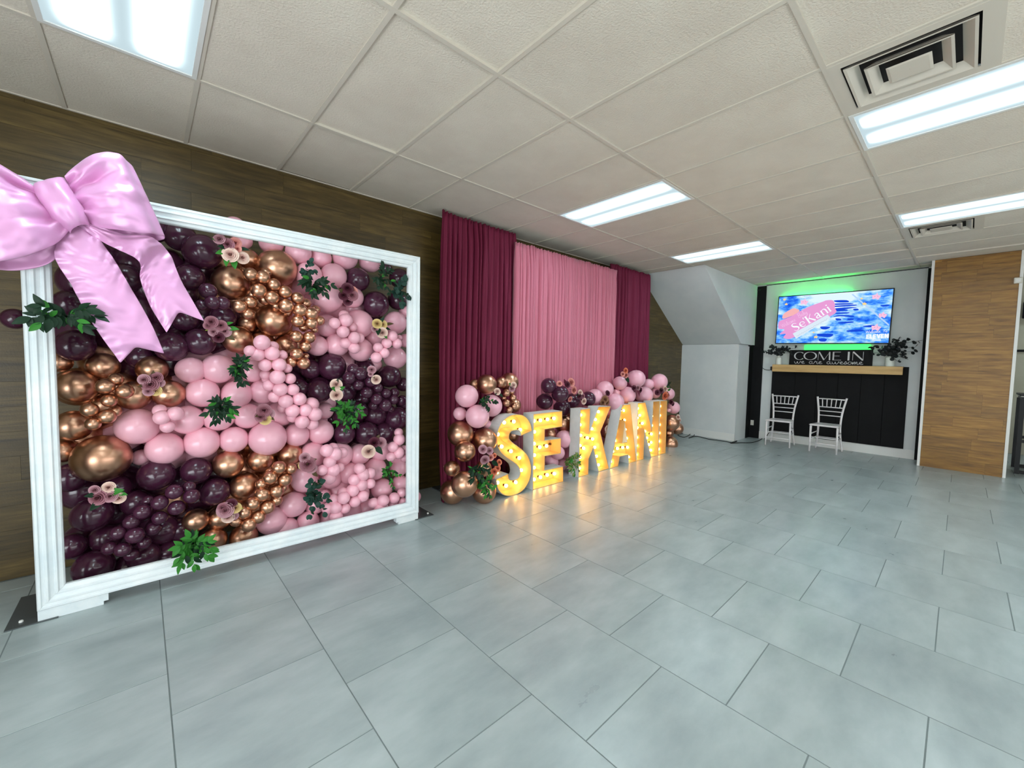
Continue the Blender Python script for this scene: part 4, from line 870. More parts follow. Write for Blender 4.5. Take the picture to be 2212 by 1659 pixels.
# ------------------------------------------------------------------ curtains on pipe and drape
def curtain(name, xa, xb, y, ztop, m, seed, label, grp, pitch=.062, amp=.026, rise=0.0, lean=0.0, flare=0.0, kick=0.0):
    rr = random.Random(seed); n = int((xb - xa) / .0065)
    ph = []; p = 0.0
    for i in range(n + 1):
        ph.append(p); p += 2 * PI * .0065 / (pitch * (1 + .65 * nz(i * .021, seed, 1.7)))
    am = [amp * (.45 + .9 * abs(nz(i * .045, seed, 5.5)) * 2) for i in range(n + 1)]
    def fn(u, v):
        i = min(int(u * n + .5), n); x = lerp(xa, xb, u); z = ztop * (1 - v)
        w_ = ph[i]; a_ = am[i]
        drift = 1.1 * nz(i * .012, v * 1.6, seed)
        hdr = max(0, 1 - v / .022)
        yy = a_ * math.sin(w_ + drift) * min(1, .35 + v * 7) + .35 * a_ * math.sin(2.3 * w_ + 4 * nz(i * .03, v * 2, seed + 2))
        yy += .008 * math.sin(w_ * 2.1) * hdr
        zz = z + rise * math.exp(-u * 14) * (1 if v < .01 else 0) + (.006 * math.sin(w_ * 1.3) if v < .01 else 0)
        xx = x + .006 * math.cos(w_) + lean * v * (1 - u) + flare * v * v * (u - .5)
        if v > .985: zz = .004
        return (xx - kick * .35 * v ** 5 * (1 - u) ** 2, y + yy - .02 * v * v - kick * v ** 5 * (1 - u) ** 2, zz)
    nv = 22
    v_, f_ = grid(n + 1, nv, lambda a, b: fn(a, b ** 1.3 if b < 1 else 1))
    me = mesh(name, v_, f_, m, True)
    o = ob(name, me); tag(o, label, 'curtain', grp)
    md = o.modifiers.new('thick', 'SOLIDIFY'); md.thickness = .0025; md.offset = 0
    return o
curtain('curtain_panel', 2.075, 3.10, .700, 2.975, M['burg'], 3.3, 'burgundy drape on the left of the backdrop', 'burgundy drapes', .072, .036, .03, -.05, 0, .26)
curtain('curtain_panel', 3.035, 5.130, .625, 2.850, M['pinkc'], 8.1, 'dusty pink pleated drape in the centre of the backdrop', None, .064, .034)
curtain('curtain_panel', 5.08, 6.245, .700, 2.958, M['burg'], 12.9, 'burgundy drape on the right of the backdrop', 'burgundy drapes', .070, .036, 0, .0, .05)
pd = thing('drape_stand', 'thin black pipe stand carrying the three backdrop drapes', 'stand', (0, 0, 0))
ob('pole', MB().tube([(2.23, .80, .01), (2.23, .80, 2.92)], .018, 10).build('pole', M['blackm'], True), pd)
ob('pole', MB().tube([(6.22, .80, .01), (6.22, .80, 2.91)], .018, 10).build('pole', M['blackm'], True), pd)
ob('crossbar', MB().tube([(2.23, .80, 2.90), (6.22, .80, 2.89)], .014, 10).build('crossbar', M['blackm'], True), pd)
for x_ in (2.23, 6.22): box_ob('base_plate', (x_ - .12, x_ + .12, .75, .93, 0, .008), M['steel'], pd)

# ------------------------------------------------------------------ marquee letters
LYF, LYB = .157, .325
def offset_poly(P, d):
    n = len(P); out_ = []
    area2 = sum(P[i][0] * P[(i + 1) % n][1] - P[(i + 1) % n][0] * P[i][1] for i in range(n))
    sgn = 1 if area2 > 0 else -1
    for i in range(n):
        p0 = Vector(P[i - 1]); p1 = Vector(P[i]); p2 = Vector(P[(i + 1) % n])
        e1 = (p1 - p0).normalized(); e2 = (p2 - p1).normalized()
        n1 = Vector((-e1.y, e1.x)) * sgn; n2 = Vector((-e2.y, e2.x)) * sgn
        b = (n1 + n2); b = b.normalized() if b.length > 1e-4 else n1
        k = d / max(.35, b.dot(n1)); q = p1 + b * k
        out_.append((q.x, q.y))
    return out_
def wall_mb(P, hole=False):
    Q = offset_poly(P, -.007 if hole else .007); n = len(P); mb = MB()
    for (x, z) in P: mb.v += [(x, LYF, z), (x, LYB, z)]
    for (x, z) in Q: mb.v += [(x, LYF, z), (x, LYB - .006, z)]
    for i in range(n):
        a, b = 2 * i, 2 * ((i + 1) % n); c, d = 2 * n + 2 * i, 2 * n + 2 * ((i + 1) % n)
        mb.f += [(a, b, b + 1, a + 1), (c, c + 1, d + 1, d), (a, c, d, b)]
    return mb, n
def letter(ch, outline, bulbs, holes=(), spot=''):
    t = thing('marquee_letter', 'white marquee letter %s lit by warm bulbs, %s' % (ch, spot), 'light-up letter', (sum(p[0] for p in outline) / len(outline), .24, 0), 'lit marquee letters on the floor')
    ox, oy = t.location.x, t.location.y
    def loc(me):
        for v_ in me.vertices: v_.co.x -= ox; v_.co.y -= oy
        return me
    for P, hl in [(outline, False)] + [(h_, True) for h_ in holes]:
        mb, n = wall_mb(P, hl)
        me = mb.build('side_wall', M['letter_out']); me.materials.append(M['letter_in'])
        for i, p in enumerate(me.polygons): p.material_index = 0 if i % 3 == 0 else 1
        ob('side_wall', loc(me), t)
    # back panel with holes
    bm = bmesh.new(); allv = []
    for P in [outline] + list(holes):
        vs = [bm.verts.new((x, LYB - .006, z)) for x, z in P]
        for i in range(len(vs)): bm.edges.new((vs[i], vs[(i + 1) % len(vs)]))
    bmesh.ops.triangle_fill(bm, use_beauty=True, use_dissolve=False, edges=bm.edges[:])
    r_ = bmesh.ops.extrude_face_region(bm, geom=bm.faces[:])
    bmesh.ops.translate(bm, vec=(0, .006, 0), verts=[e for e in r_['geom'] if isinstance(e, bmesh.types.BMVert)])
    bmesh.ops.recalc_face_normals(bm, faces=bm.faces[:])
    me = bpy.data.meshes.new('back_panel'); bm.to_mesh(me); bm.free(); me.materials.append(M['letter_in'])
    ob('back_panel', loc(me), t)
    for (x, z, lit) in bulbs:
        s_ = ob('socket', socket_me, t, (x - ox, LYB - .006 - oy, z))
        if lit: ob('bulb', bulb_me, s_, (0, -.043, 0))
bulb_me = MB().lathe([(.001, .020), (.010, .0175), (.0175, .010), (.020, 0), (.0175, -.010), (.010, -.0175), (.001, -.020)], seg=12).build('bulb', M['bulb'], True)
sm = MB().lathe([(.001, .0), (.013, .0), (.013, .022), (.001, .022)], seg=10)
sm.v = [(x, -z, y) for x, y, z in sm.v]; socket_me = sm.build('socket', M['socket'])
# the S outline: a stroked spine
SP = [(.425, .655), (.405, .72), (.345, .775), (.255, .79), (.165, .775), (.105, .72), (.085, .645), (.105, .575), (.165, .515), (.255, .455), (.345, .39), (.40, .325), (.425, .235), (.405, .155), (.345, .10), (.255, .085), (.165, .10), (.105, .155), (.085, .235)]
SP = catmull(SP, 4)
lft, rgt = [], []
for i, p in enumerate(SP):
    a = Vector(SP[max(i - 1, 0)]); b = Vector(SP[min(i + 1, len(SP) - 1)]); d = (b - a).normalized(); nn = Vector((-d.y, d.x))
    hw = .085
    lft.append(tuple(Vector(p) + nn * hw)); rgt.append(tuple(Vector(p) - nn * hw))
S_out = [(x + 2.405, max(z, 0.0)) for x, z in lft + rgt[::-1]]
letter('S', S_out, [(x, z, True) for x, z in LETTERS['S'][1]], spot='first in the row, beside the garland')
letter('E', LETTERS['E'][0], [(x, z, i != 11) for i, (x, z) in enumerate(LETTERS['E'][1])], spot='right next to the S, one bulb out')
letter('K', LETTERS['K'][0], [(x, z, True) for x, z in LETTERS['K'][1]], spot='after the leafy gap')
letter('A', LETTERS['A'][0], [(x, z, True) for x, z in LETTERS['A'][1]], [LETTERS['Ahole']], spot='between the K and the N')
letter('N', LETTERS['N'][0], [(x, z, True) for x, z in LETTERS['N'][1]], spot='between the A and the I')
letter('I', LETTERS['I'][0], [(x, z, True) for x, z in LETTERS['I'][1]], spot='last in the row')

# ------------------------------------------------------------------ television and its picture
TS_ = -.0185
tv = thing('television', 'wall-mounted flat television showing a pink and blue sky party slide', 'television', (8.70, -1.36, 2.295))
def tvp(u, z): return (-u + 1.36, z - 2.295)        # u = -Y
def tvbox(x0, x1, y0, y1, z0, z1): return MB().box(x0, x1, y0, y1, z0, z1)
hw_, hh_ = .806, .446
def rotx(me, a):
    c_, s_ = math.cos(a), math.sin(a)
    for v_ in me.vertices: y_, z_ = v_.co.y, v_.co.z; v_.co.y = y_ * c_ - z_ * s_; v_.co.z = y_ * s_ + z_ * c_
    return me
ob('casing', rotx(MB().box(.004, .05, -hw_, hw_, -hh_, hh_, c=.004).build('casing', M['blackm']), -TS_), tv)
bz = MB()
for q in ((-hw_, hw_, hh_ - .014, hh_), (-hw_, hw_, -hh_, -hh_ + .016), (-hw_, -hw_ + .012, -hh_ + .016, hh_ - .014), (hw_ - .012, hw_, -hh_ + .016, hh_ - .014)):
    bz.box(-.006, .004, *q)
ob('bezel', rotx(bz.build('bezel', M['blackm']), -TS_), tv)
box_ob('wall_bracket', (.05, .098, -.2, .2, -.15, .15), M['blackm'], tv)
# sky picture
ms = bpy.data.materials.new('screen_sky'); ms.use_nodes = True; nt = ms.node_tree; nt.nodes.clear()
out = nt.nodes.new('ShaderNodeOutputMaterial'); em = nt.nodes.new('ShaderNodeEmission')
tc = nt.nodes.new('ShaderNodeTexCoord'); mp = nt.nodes.new('ShaderNodeMapping'); mp.inputs['Scale'].default_value = (1, 1.0, 2.4)
ns = nt.nodes.new('ShaderNodeTexNoise'); ns.inputs['Scale'].default_value = 4.2; ns.inputs['Detail'].default_value = 7; ns.inputs['Roughness'].default_value = .62
rp = nt.nodes.new('ShaderNodeValToRGB'); cr_ = rp.color_ramp
cr_.elements[0].position = .37; cr_.elements[0].color = lin(24, 84, 222)
cr_.elements[1].position = .68; cr_.elements[1].color = lin(214, 236, 250)
e = cr_.elements.new(.47); e.color = lin(64, 142, 242)
e = cr_.elements.new(.545); e.color = lin(136, 196, 246)
sx = nt.nodes.new('ShaderNodeSeparateXYZ'); nt.links.new(tc.outputs['Object'], sx.inputs[0])
nt.links.new(tc.outputs['Object'], mp.inputs[0]); nt.links.new(mp.outputs[0], ns.inputs['Vector'])
def mth2(op, a, b=None):
    n = nt.nodes.new('ShaderNodeMath'); n.operation = op
    for k, v_ in ((0, a), (1, b)):
        if v_ is None: continue
        if isinstance(v_, (int, float)): n.inputs[k].default_value = v_
        else: nt.links.new(v_, n.inputs[k])
    return n.outputs[0]
# pale glow at the top centre and lighter stairway below it
hy = mth2('MULTIPLY', sx.outputs[1], 1.0); hy = mth2('ADD', hy, .02)
gy = mth2('POWER', 2.718, mth2('MULTIPLY', mth2('MULTIPLY', hy, hy), -9.0))
gz = mth2('MAXIMUM', 0.0, mth2('ADD', mth2('MULTIPLY', sx.outputs[2], 2.6), -.1))
glow = mth2('MINIMUM', .26, mth2('MULTIPLY', mth2('MULTIPLY', gy, gz), .42))
stair = mth2('MULTIPLY', mth2('POWER', 2.718, mth2('MULTIPLY', mth2('MULTIPLY', hy, hy), -14.0)), .06)
fac = mth2('ADD', mth2('ADD', ns.outputs['Fac'], glow), stair)
nt.links.new(fac, rp.inputs[0]); nt.links.new(rp.outputs[0], em.inputs['Color']); em.inputs['Strength'].default_value = 1.05 * 0.78
nt.links.new(em.outputs[0], out.inputs[0])
ob('screen', rotx(MB().box(.0, .004, -hw_ + .012, hw_ - .012, -hh_ + .016, hh_ - .014).build('screen', ms), -TS_), tv)
def emat(name, col, s=1.0): return mat(name, (0, 0, 0, 1), .5, spec=0, emit=col, estr=s * 0.78)
E = dict(pink=emat('screen_pink', lin(226, 154, 208)), pink2=emat('screen_pink_dark', lin(206, 140, 214)), white=emat('screen_white', lin(240, 244, 252)), strip=emat('screen_strip', lin(214, 228, 240)),
         star=emat('screen_star_pink', lin(240, 190, 222)), gold=emat('screen_star_gold', lin(250, 214, 140)), blob=emat('screen_peach', lin(240, 176, 178)), step=emat('screen_deep_blue', lin(24, 72, 210)),
         ray=emat('screen_ray', lin(176, 208, 246)), pale=emat('screen_pale_pink', lin(236, 186, 226)), grey=emat('screen_grey', lin(150, 160, 176)), face=emat('screen_face', lin(200, 100, 140)))
def flat(name, polys, x, m, parent, origin, thick=.0004):
    bm = bmesh.new()
    for P in polys:
        vs = []
        for (u, z) in P:
            y_, z_ = -u - origin[1], z - origin[2]; vs.append(bm.verts.new((x, y_, z_)))
        try: bm.faces.new(vs)
        except ValueError: pass
    bmesh.ops.triangulate(bm, faces=bm.faces[:])
    me = bpy.data.meshes.new(name); bm.to_mesh(me); bm.free(); me.materials.append(m)
    return ob(name, me, parent)
TO = (8.70, -1.36, 2.295)
def pic(name, polys, lay, m): return flat(name, polys, -.0006 * (lay + 1), m, tv, TO)
def pics(name, polys, lay, m):
    for q_ in polys: pic(name, [q_], lay, m)
pics('picture_step', [catmull(q_, 4, True) for q_ in TVD['steps']], 0, E['step']); pic('picture_ray', [TVD['ray']], 0, E['ray'])
pic('picture_cloud', [catmull(TVD['blob'], 5, True)], 1, E['blob'])
pic('picture_brush_stroke', [catmull(TVD['pink'], 4, True)], 2, E['pink'])
pic('picture_strip', [TVD['strip']], 3, E['strip'])
def star(u, z, r, pts=5, inner=.5, rot=0): return [(u + (r if k % 2 == 0 else r * inner) * math.sin(rot + PI * k / pts), z + (r if k % 2 == 0 else r * inner) * math.cos(rot + PI * k / pts)) for k in range(2 * pts)]
pxm = .00088
pics('picture_star', [star(u, z, s_ * pxm * 1.0, rot=.2) for (u, z, s_, c_) in TVD['stars'] if c_ == 'p'], 1, E['star'])
pics('picture_star', [star(u, z, s_ * pxm * 1.0, rot=.1) for (u, z, s_, c_) in TVD['stars'] if c_ == 'y'], 4, E['gold'])
pic('picture_star_face', [star(u + dx_, z + .004, .006, 4, .7) for (u, z, s_, c_) in TVD['stars'] if c_ == 'p' for dx_ in (-.018, .018)], 3, E['face'])

# stroke lettering
CUR = {'w': ([(0, .9), (.1, .3), (.25, 0), (.45, .3), (.5, .9), (.6, .2), (.75, 0), (.95, .4), (1, .95), (1.15, .8)], 1.2),
 'e': ([(0, .4), (.3, .55), (.4, .85), (.22, 1), (.05, .6), (.1, .15), (.35, 0), (.6, .2)], .6),
 'a': ([(.5, .8), (.3, 1), (.05, .7), (.05, .2), (.25, 0), (.45, .3), (.55, .95), (.5, .3), (.65, 0), (.8, .15)], .8),
 'r': ([(0, .2), (.2, 1.1), (.3, .85), (.5, .85), (.45, .3), (.55, 0), (.75, .15)], .75),
 's': ([(0, .2), (.3, 1.1), (.37, .7), (.45, .3), (.3, 0), (.05, .1), (.6, .2)], .6),
 'o': ([(.3, 1), (.05, .7), (.1, .1), (.35, 0), (.55, .4), (.45, .9), (.3, 1), (.6, .85)], .65),
 'm': ([(0, 0), (.1, .9), (.12, 0), (.3, .9), (.4, .85), (.4, 0), (.6, .9), (.7, .8), (.7, .1), (.85, 0), (1, .2)], 1.0),
 'l': ([(0, .2), (.3, 1.6), (.2, 2), (.1, 1.5), (.15, .1), (.35, .1)], .35),
 'c': ([(.45, .8), (.25, 1), (.05, .6), (.1, .1), (.3, 0), (.5, .2)], .5),
 'b': ([(0, .2), (.25, 1.8), (.1, 1.9), (.1, .1), (.35, 0), (.5, .5), (.3, .9), (.15, .7), (.55, .7)], .6),
 'y': ([(0, .9), (.1, .3), (.3, .2), (.45, .9), (.35, -.6), (.1, -.7), (.1, -.3), (.6, .2)], .6),
 'W': ([(0, 2), (.2, .1), (.6, 1.8), (.8, 0), (1.3, 2.1)], 1.3),
 'B': ([(.1, 0), (.3, 2), (.2, 1.9), (.8, 2.0), (.8, 1.3), (.3, 1.1), (.9, .8), (.7, 0), (.1, .1)], 1.05),
 'T': ([(0, 1.9), (1.1, 2.1), (.6, 2), (.4, 0)], .9), 'E': ([(.8, 1.9), (.3, 2), (.2, 1.2), (.6, 1.1), (.1, .8), (.1, .1), (.7, .1)], .8),
 'v': ([(0, .9), (.2, 0), (.5, .9), (.65, .8)], .6), 'n': ([(0, 0), (.1, .9), (.12, 0), (.35, .9), (.5, .7), (.5, 0), (.7, .2)], .7),
 't': ([(0, .2), (.3, 1.7), (.15, .1), (.4, .1)], .4), ' ': (None, .7)}
SER = {'S': ([[(.52, .78, .04), (.44, .92, .05), (.27, .97, .07), (.13, .84, .13), (.2, .62, .18), (.42, .42, .19), (.5, .22, .14), (.38, .05, .07), (.2, .03, .05), (.07, .22, .04)]], .62),
 'e': ([[(.06, .36, .05), (.46, .36, .05), (.43, .57, .08), (.27, .67, .06), (.11, .53, .13), (.09, .3, .16), (.18, .1, .1), (.32, .03, .06), (.46, .14, .04)]], .52),
 "'": ([[(.08, 1.02, .12), (.05, .76, .03)]], .16),
 'K': ([[(.12, 0, .17), (.12, 1, .17)], [(0, .02, .04), (.27, .02, .04)], [(0, .98, .04), (.27, .98, .04)], [(.56, .98, .05), (.2, .45, .05)], [(.27, .6, .13), (.62, .0, .18)]], .70),
 'a': ([[(.08, .52, .12), (.2, .66, .06), (.35, .58, .13), (.37, .05, .14), (.5, .03, .04)], [(.36, .42, .04), (.13, .27, .13), (.14, .08, .11), (.34, .1, .05)]], .54),
 'n': ([[(.1, 0, .14), (.1, .66, .14)], [(.12, .5, .04), (.26, .66, .07), (.43, .54, .14), (.44, 0, .14)], [(0, .02, .03), (.2, .02, .03)], [(.34, .02, .03), (.54, .02, .03)]], .58),
 'i': ([[(.1, 0, .14), (.1, .66, .14)], [(.1, .82, .14), (.1, .95, .14)], [(0, .02, .03), (.2, .02, .03)]], .25)}
def circ(a0, a1, rx, ry, cx_, cy_, wf, n=18):
    return [(cx_ + rx * math.cos(lerp(a0, a1, k / n)), cy_ + ry * math.sin(lerp(a0, a1, k / n)), wf(lerp(a0, a1, k / n))) for k in range(n + 1)]
hc = lambda a: .035 + .115 * abs(math.cos(a)) ** 1.6
DEC = {'C': ([circ(.75, 2 * PI - .75, .44, .46, .46, .5, hc)], .82), 'O': ([circ(0, 2 * PI, .52, .46, .58, .5, hc, 30)], 1.22),
 'M': ([[(.05, 0, .03), (.10, .98, .03)], [(.12, .98, .13), (.56, .02, .13)], [(.56, .02, .03), (1.02, .98, .03)], [(1.02, 0, .13), (1.0, .98, .13)]], 1.22),
 'E': ([[(.1, 0, .14), (.1, .98, .14)], [(.1, .95, .045), (.68, .95, .045)], [(.1, .5, .04), (.60, .5, .04)], [(.1, .03, .045), (.74, .03, .045)]], .86),
 ' ': (None, .34), 'I': ([[(.12, 0, .17), (.12, .98, .17)]], .36), 'N': ([[(.08, 0, .04), (.08, .98, .04)], [(.10, .98, .14), (.86, .02, .14)], [(.88, 0, .04), (.88, .98, .04)]], 1.0)}
def ribbon(pts):
    """list of (u, z, width) -> quads"""
    out_ = []; pr_ = []
    for i, p in enumerate(pts):
        a = Vector(pts[max(i - 1, 0)][:2]); b = Vector(pts[min(i + 1, len(pts) - 1)][:2]); d = (b - a)
        d = d.normalized() if d.length > 1e-9 else Vector((1, 0)); n = Vector((-d.y, d.x)) * p[2] / 2
        q = Vector(p[:2]); pr_.append((tuple(q + n), tuple(q - n)))
    return [[pr_[i][0], pr_[i][1], pr_[i + 1][1], pr_[i + 1][0]] for i in range(len(pr_) - 1)]
def write(text, font, o, ux, uz, size, kx=1.0, wd=None, track=0.0):
    """o origin (u,z); ux direction of the line; uz letter up"""
    polys = []; cur = 0.0
    for ch in text:
        g_, adv = font[ch]
        if g_:
            strokes = g_ if isinstance(g_[0], list) else [[(a, b, wd) for a, b in g_]]
            for s_ in strokes:
                s2 = catmull(s_, 5) if len(s_) > 2 else s_
                P = [(o[0] + (ux[0] * (cur + a) * kx + uz[0] * b) * size, o[1] + (ux[1] * (cur + a) * kx + uz[1] * b) * size, max(w_, .02) * size) for a, b, w_ in s2]
                polys += ribbon(P)
        cur += adv + track
    return polys, cur * kx * size
def fit_write(text, font, p0, p1, h, wd=None, shear=0.0):
    d = Vector((p1[0] - p0[0], p1[1] - p0[1])); ln = d.length; d.normalize(); up = Vector((-d.y, d.x))
    _, w0 = write(text, font, (0, 0), (1, 0), (0, 1), h, 1.0, wd)
    return write(text, font, p0, tuple(d), tuple(up + d * shear), h, ln / w0, wd)[0]
pic('picture_title', fit_write("Se'Kani", SER, (.850, 2.075), (1.395, 2.430), .150), 5, E['white'])
pic('picture_script', fit_write('Welcome', CUR, (.655, 2.165), (.865, 2.285), .036, .16), 5, E['pale'])
pic('picture_script', fit_write('Baby', CUR, (.905, 2.330), (1.035, 2.410), .040, .16), 5, E['pale'])
wave = [[(lerp(.885, 1.325, k / 70) - .0 + 0, lerp(1.995, 2.285, k / 70) + .010 * math.sin(k * 1.1) * (0.3 + abs(math.sin(k * .35))), .0028) for k in range(71)]]
pic('picture_strip_script', [q for w_ in wave for q in ribbon(w_)], 6, E['grey'])
pic('picture_script', fit_write('Welcome To', CUR, (1.860, 2.018), (2.125, 2.024), .020, .22), 5, E['white'])
pic('picture_script', fit_write('Events', CUR, (1.950, 1.888), (2.055, 1.890), .017, .28), 5, E['white'])
# ELEVEN in heavy blocks
BLK = {'E': ([[(.13, 0, .26), (.13, 1, .26)], [(.1, .89, .22), (.6, .89, .22)], [(.1, .5, .2), (.55, .5, .2)], [(.1, .11, .22), (.6, .11, .22)]], .70),
 'L': ([[(.13, 0, .26), (.13, 1, .26)], [(.1, .11, .22), (.58, .11, .22)]], .66), 'V': ([[(.1, 1, .26), (.38, .03, .24)], [(.38, .03, .24), (.66, 1, .26)]], .82),
 'N': ([[(.13, 0, .25), (.13, 1, .25)], [(.15, .95, .25), (.6, .05, .25)], [(.62, 0, .25), (.62, 1, .25)]], .82)}
pic('picture_eleven', fit_write('ELEVEN', BLK, (1.868, 1.922), (2.148, 1.928), .072), 5, E['white'])

# ------------------------------------------------------------------ green LED light
led = thing('led_light_bar', 'glowing green LED bar under the television', 'light', (8.765, -1.46, 1.785))
box_ob('tube', (-.006, .014, -.46, .46, -.05, .05), M['neon'], led, c=.004)
ob('mount', MB().box(.014, .035, -.1, .1, -.01, .01).build('mount', M['gap']), led)
ls = thing('led_strip', 'green LED strip behind the top edge of the television', 'light', (8.775, -1.1, 2.69))
box_ob('strip', (-.008, .006, -.50, .46, -.012, .012), M['neon2'], ls)
box_ob('backing', (.006, .024, -.55, .35, -.004, .004), M['gap'], ls)

# ------------------------------------------------------------------ mantle wall
hb = thing('panel_board', 'black vertical board panelling below the wooden mantle', 'wall panel', (TX, 0, 0))
edges = [-.500, -.885, -1.215, -1.52, -1.83, -2.125, -2.402]
for a, b in zip(edges[:-1], edges[1:]):
    box_ob('panel', (-.030, -.015, b + .003, a - .003, .150, 1.465), M['blackp'], hb, c=.002)
box_ob('backer', (-.0155, -.0005, -2.402, -.500, .148, 1.463), M['gap'], hb)
mt = thing('mantle_shelf', 'light oak beam shelf with black sides under the television', 'shelf', (TX, 0, 0))
box_ob('beam_front', (-.182, -.162, -2.345, -.540, 1.338, 1.470), M['mantle'], mt, c=.003)
box_ob('beam_top', (-.162, -.031, -2.345, -.540, 1.450, 1.470), M['mantle'], mt)
box_ob('end_cap', (-.162, -.031, -.552, -.541, 1.338, 1.449), M['blackp'], mt)
box_ob('end_cap', (-.162, -.031, -2.344, -2.333, 1.338, 1.449), M['blackp'], mt)
sign = thing('mantle_sign', 'black wooden sign with grey COME IN lettering standing on the mantle', 'sign', (8.715, -1.375, 1.471))
box_ob('board', (-.004, .016, -.590, .588, 0, .272), M['blackp'], sign, c=.002)
SO = (8.715, -1.375, 1.471)
_, wt = write('COME IN', DEC, (0, 0), (1, 0), (0, 1), .15)
kx_ = .997 / wt; cur_ = .868
for ch in 'COME IN':
    if ch != ' ': flat('sign_letter', write(ch, DEC, (cur_, 1.561), (1, 0), (0, 1), .15, kx_)[0], -.0048, M['signtext'], sign, SO)
    cur_ += DEC[ch][1] * .15 * kx_
flat('sign_script', fit_write('we are awesome', CUR, (.870, 1.497), (1.850, 1.494), .042, .17), -.0048, M['signtext'], sign, SO)

def vase(y, r, h, label):
    t = thing('vase', label, 'vase', (8.665, y, 1.4705), 'white vases on the mantle')
    ob('body', MB().lathe([(.001, 0), (r * .96, 0), (r, .008), (r, h * .70), (r * .92, h * .78), (r * .5, h * .86), (r * .42, h * .9), (r * .42, h * .97), (r * .5, h), (r * .38, h), (r * .34, h * .9), (.001, h * .88)], seg=24).build('body', M['ceramic'], True), t)
    return t
vase(-.628, .048, .165, 'smaller white bottle vase at the left mantle end')
vase(-2.185, .060, .185, 'wider white vase at the right mantle end')
def eucalyptus(y, z0, targets, n, label, seed):
    rr = random.Random(seed)
    t = thing('eucalyptus_branch', label, 'foliage', (8.665, y, z0), 'dark eucalyptus branches')
    sm_ = MB(); lv = MB()
    for (ty, tz, dx_) in targets:
        P = [Vector((0, 0, 0)), Vector((dx_ * .3, (ty - y) * .25, (tz - z0) * .55 + .03)), Vector((dx_, ty - y, tz - z0))]
        Q = catmull([tuple(p) for p in P], 6); sm_.tube(Q, .0025, 5)
        for k in range(n):
            s_ = .25 + .75 * (k + rr.random()) / n; q = Vector(Q[min(int(s_ * (len(Q) - 1)), len(Q) - 1)])
            c_ = q + Vector((rr.uniform(-.02, .01), rr.uniform(-.035, .035), rr.uniform(-.03, .035))); rad = rr.uniform(.021, .034)
            nrm = Vector((rr.uniform(-1, -.2), rr.uniform(-.7, .7), rr.uniform(-.7, .7))).normalized(); a_ = nrm.orthogonal().normalized(); b_ = nrm.cross(a_)
            m_ = len(lv.v); lv.v.append(tuple(c_ + nrm * .004))
            for e_ in range(8):
                an = 2 * PI * e_ / 8; lv.v.append(tuple(c_ + a_ * math.cos(an) * rad + b_ * math.sin(an) * rad * .85))
            for e_ in range(8): lv.f.append((m_, m_ + 1 + e_, m_ + 1 + (e_ + 1) % 8))
    ob('stem', sm_.build('stem', M['darkleaf'], True), t)
    tag(ob('leaves', lv.build('leaves', M['darkleaf'], True), t), kind='stuff')
eucalyptus(-.628, 1.64, [(-.36, 1.74, -.03), (-.42, 1.70, -.05), (-.46, 1.84, -.04), (-.52, 1.80, -.06), (-.60, 1.72, -.08), (-.50, 1.67, -.08), (-.72, 1.72, -.06), (-.82, 1.75, -.06), (-.88, 1.68, -.05), (-.78, 1.80, -.07), (-.94, 1.78, -.06), (-.68, 1.68, -.07)], 9, 'dark eucalyptus branches in the left mantle vase', 5)
eucalyptus(-2.185, 1.655, [(-2.54, 1.88, -.04), (-2.50, 1.70, -.05), (-2.47, 1.77, -.05), (-2.40, 1.90, -.05), (-2.30, 1.93, -.04), (-2.36, 1.64, -.08), (-2.28, 1.55, -.09), (-2.40, 1.58, -.07), (-2.20, 1.80, -.07), (-2.10, 1.76, -.06), (-2.02, 1.74, -.06), (-1.96, 1.68, -.05), (-2.06, 1.66, -.07), (-2.28, 1.72, -.08), (-2.34, 1.80, -.07), (-2.24, 1.62, -.08), (-1.90, 1.77, -.06)], 9, 'dark eucalyptus branches in the right mantle vase', 9)

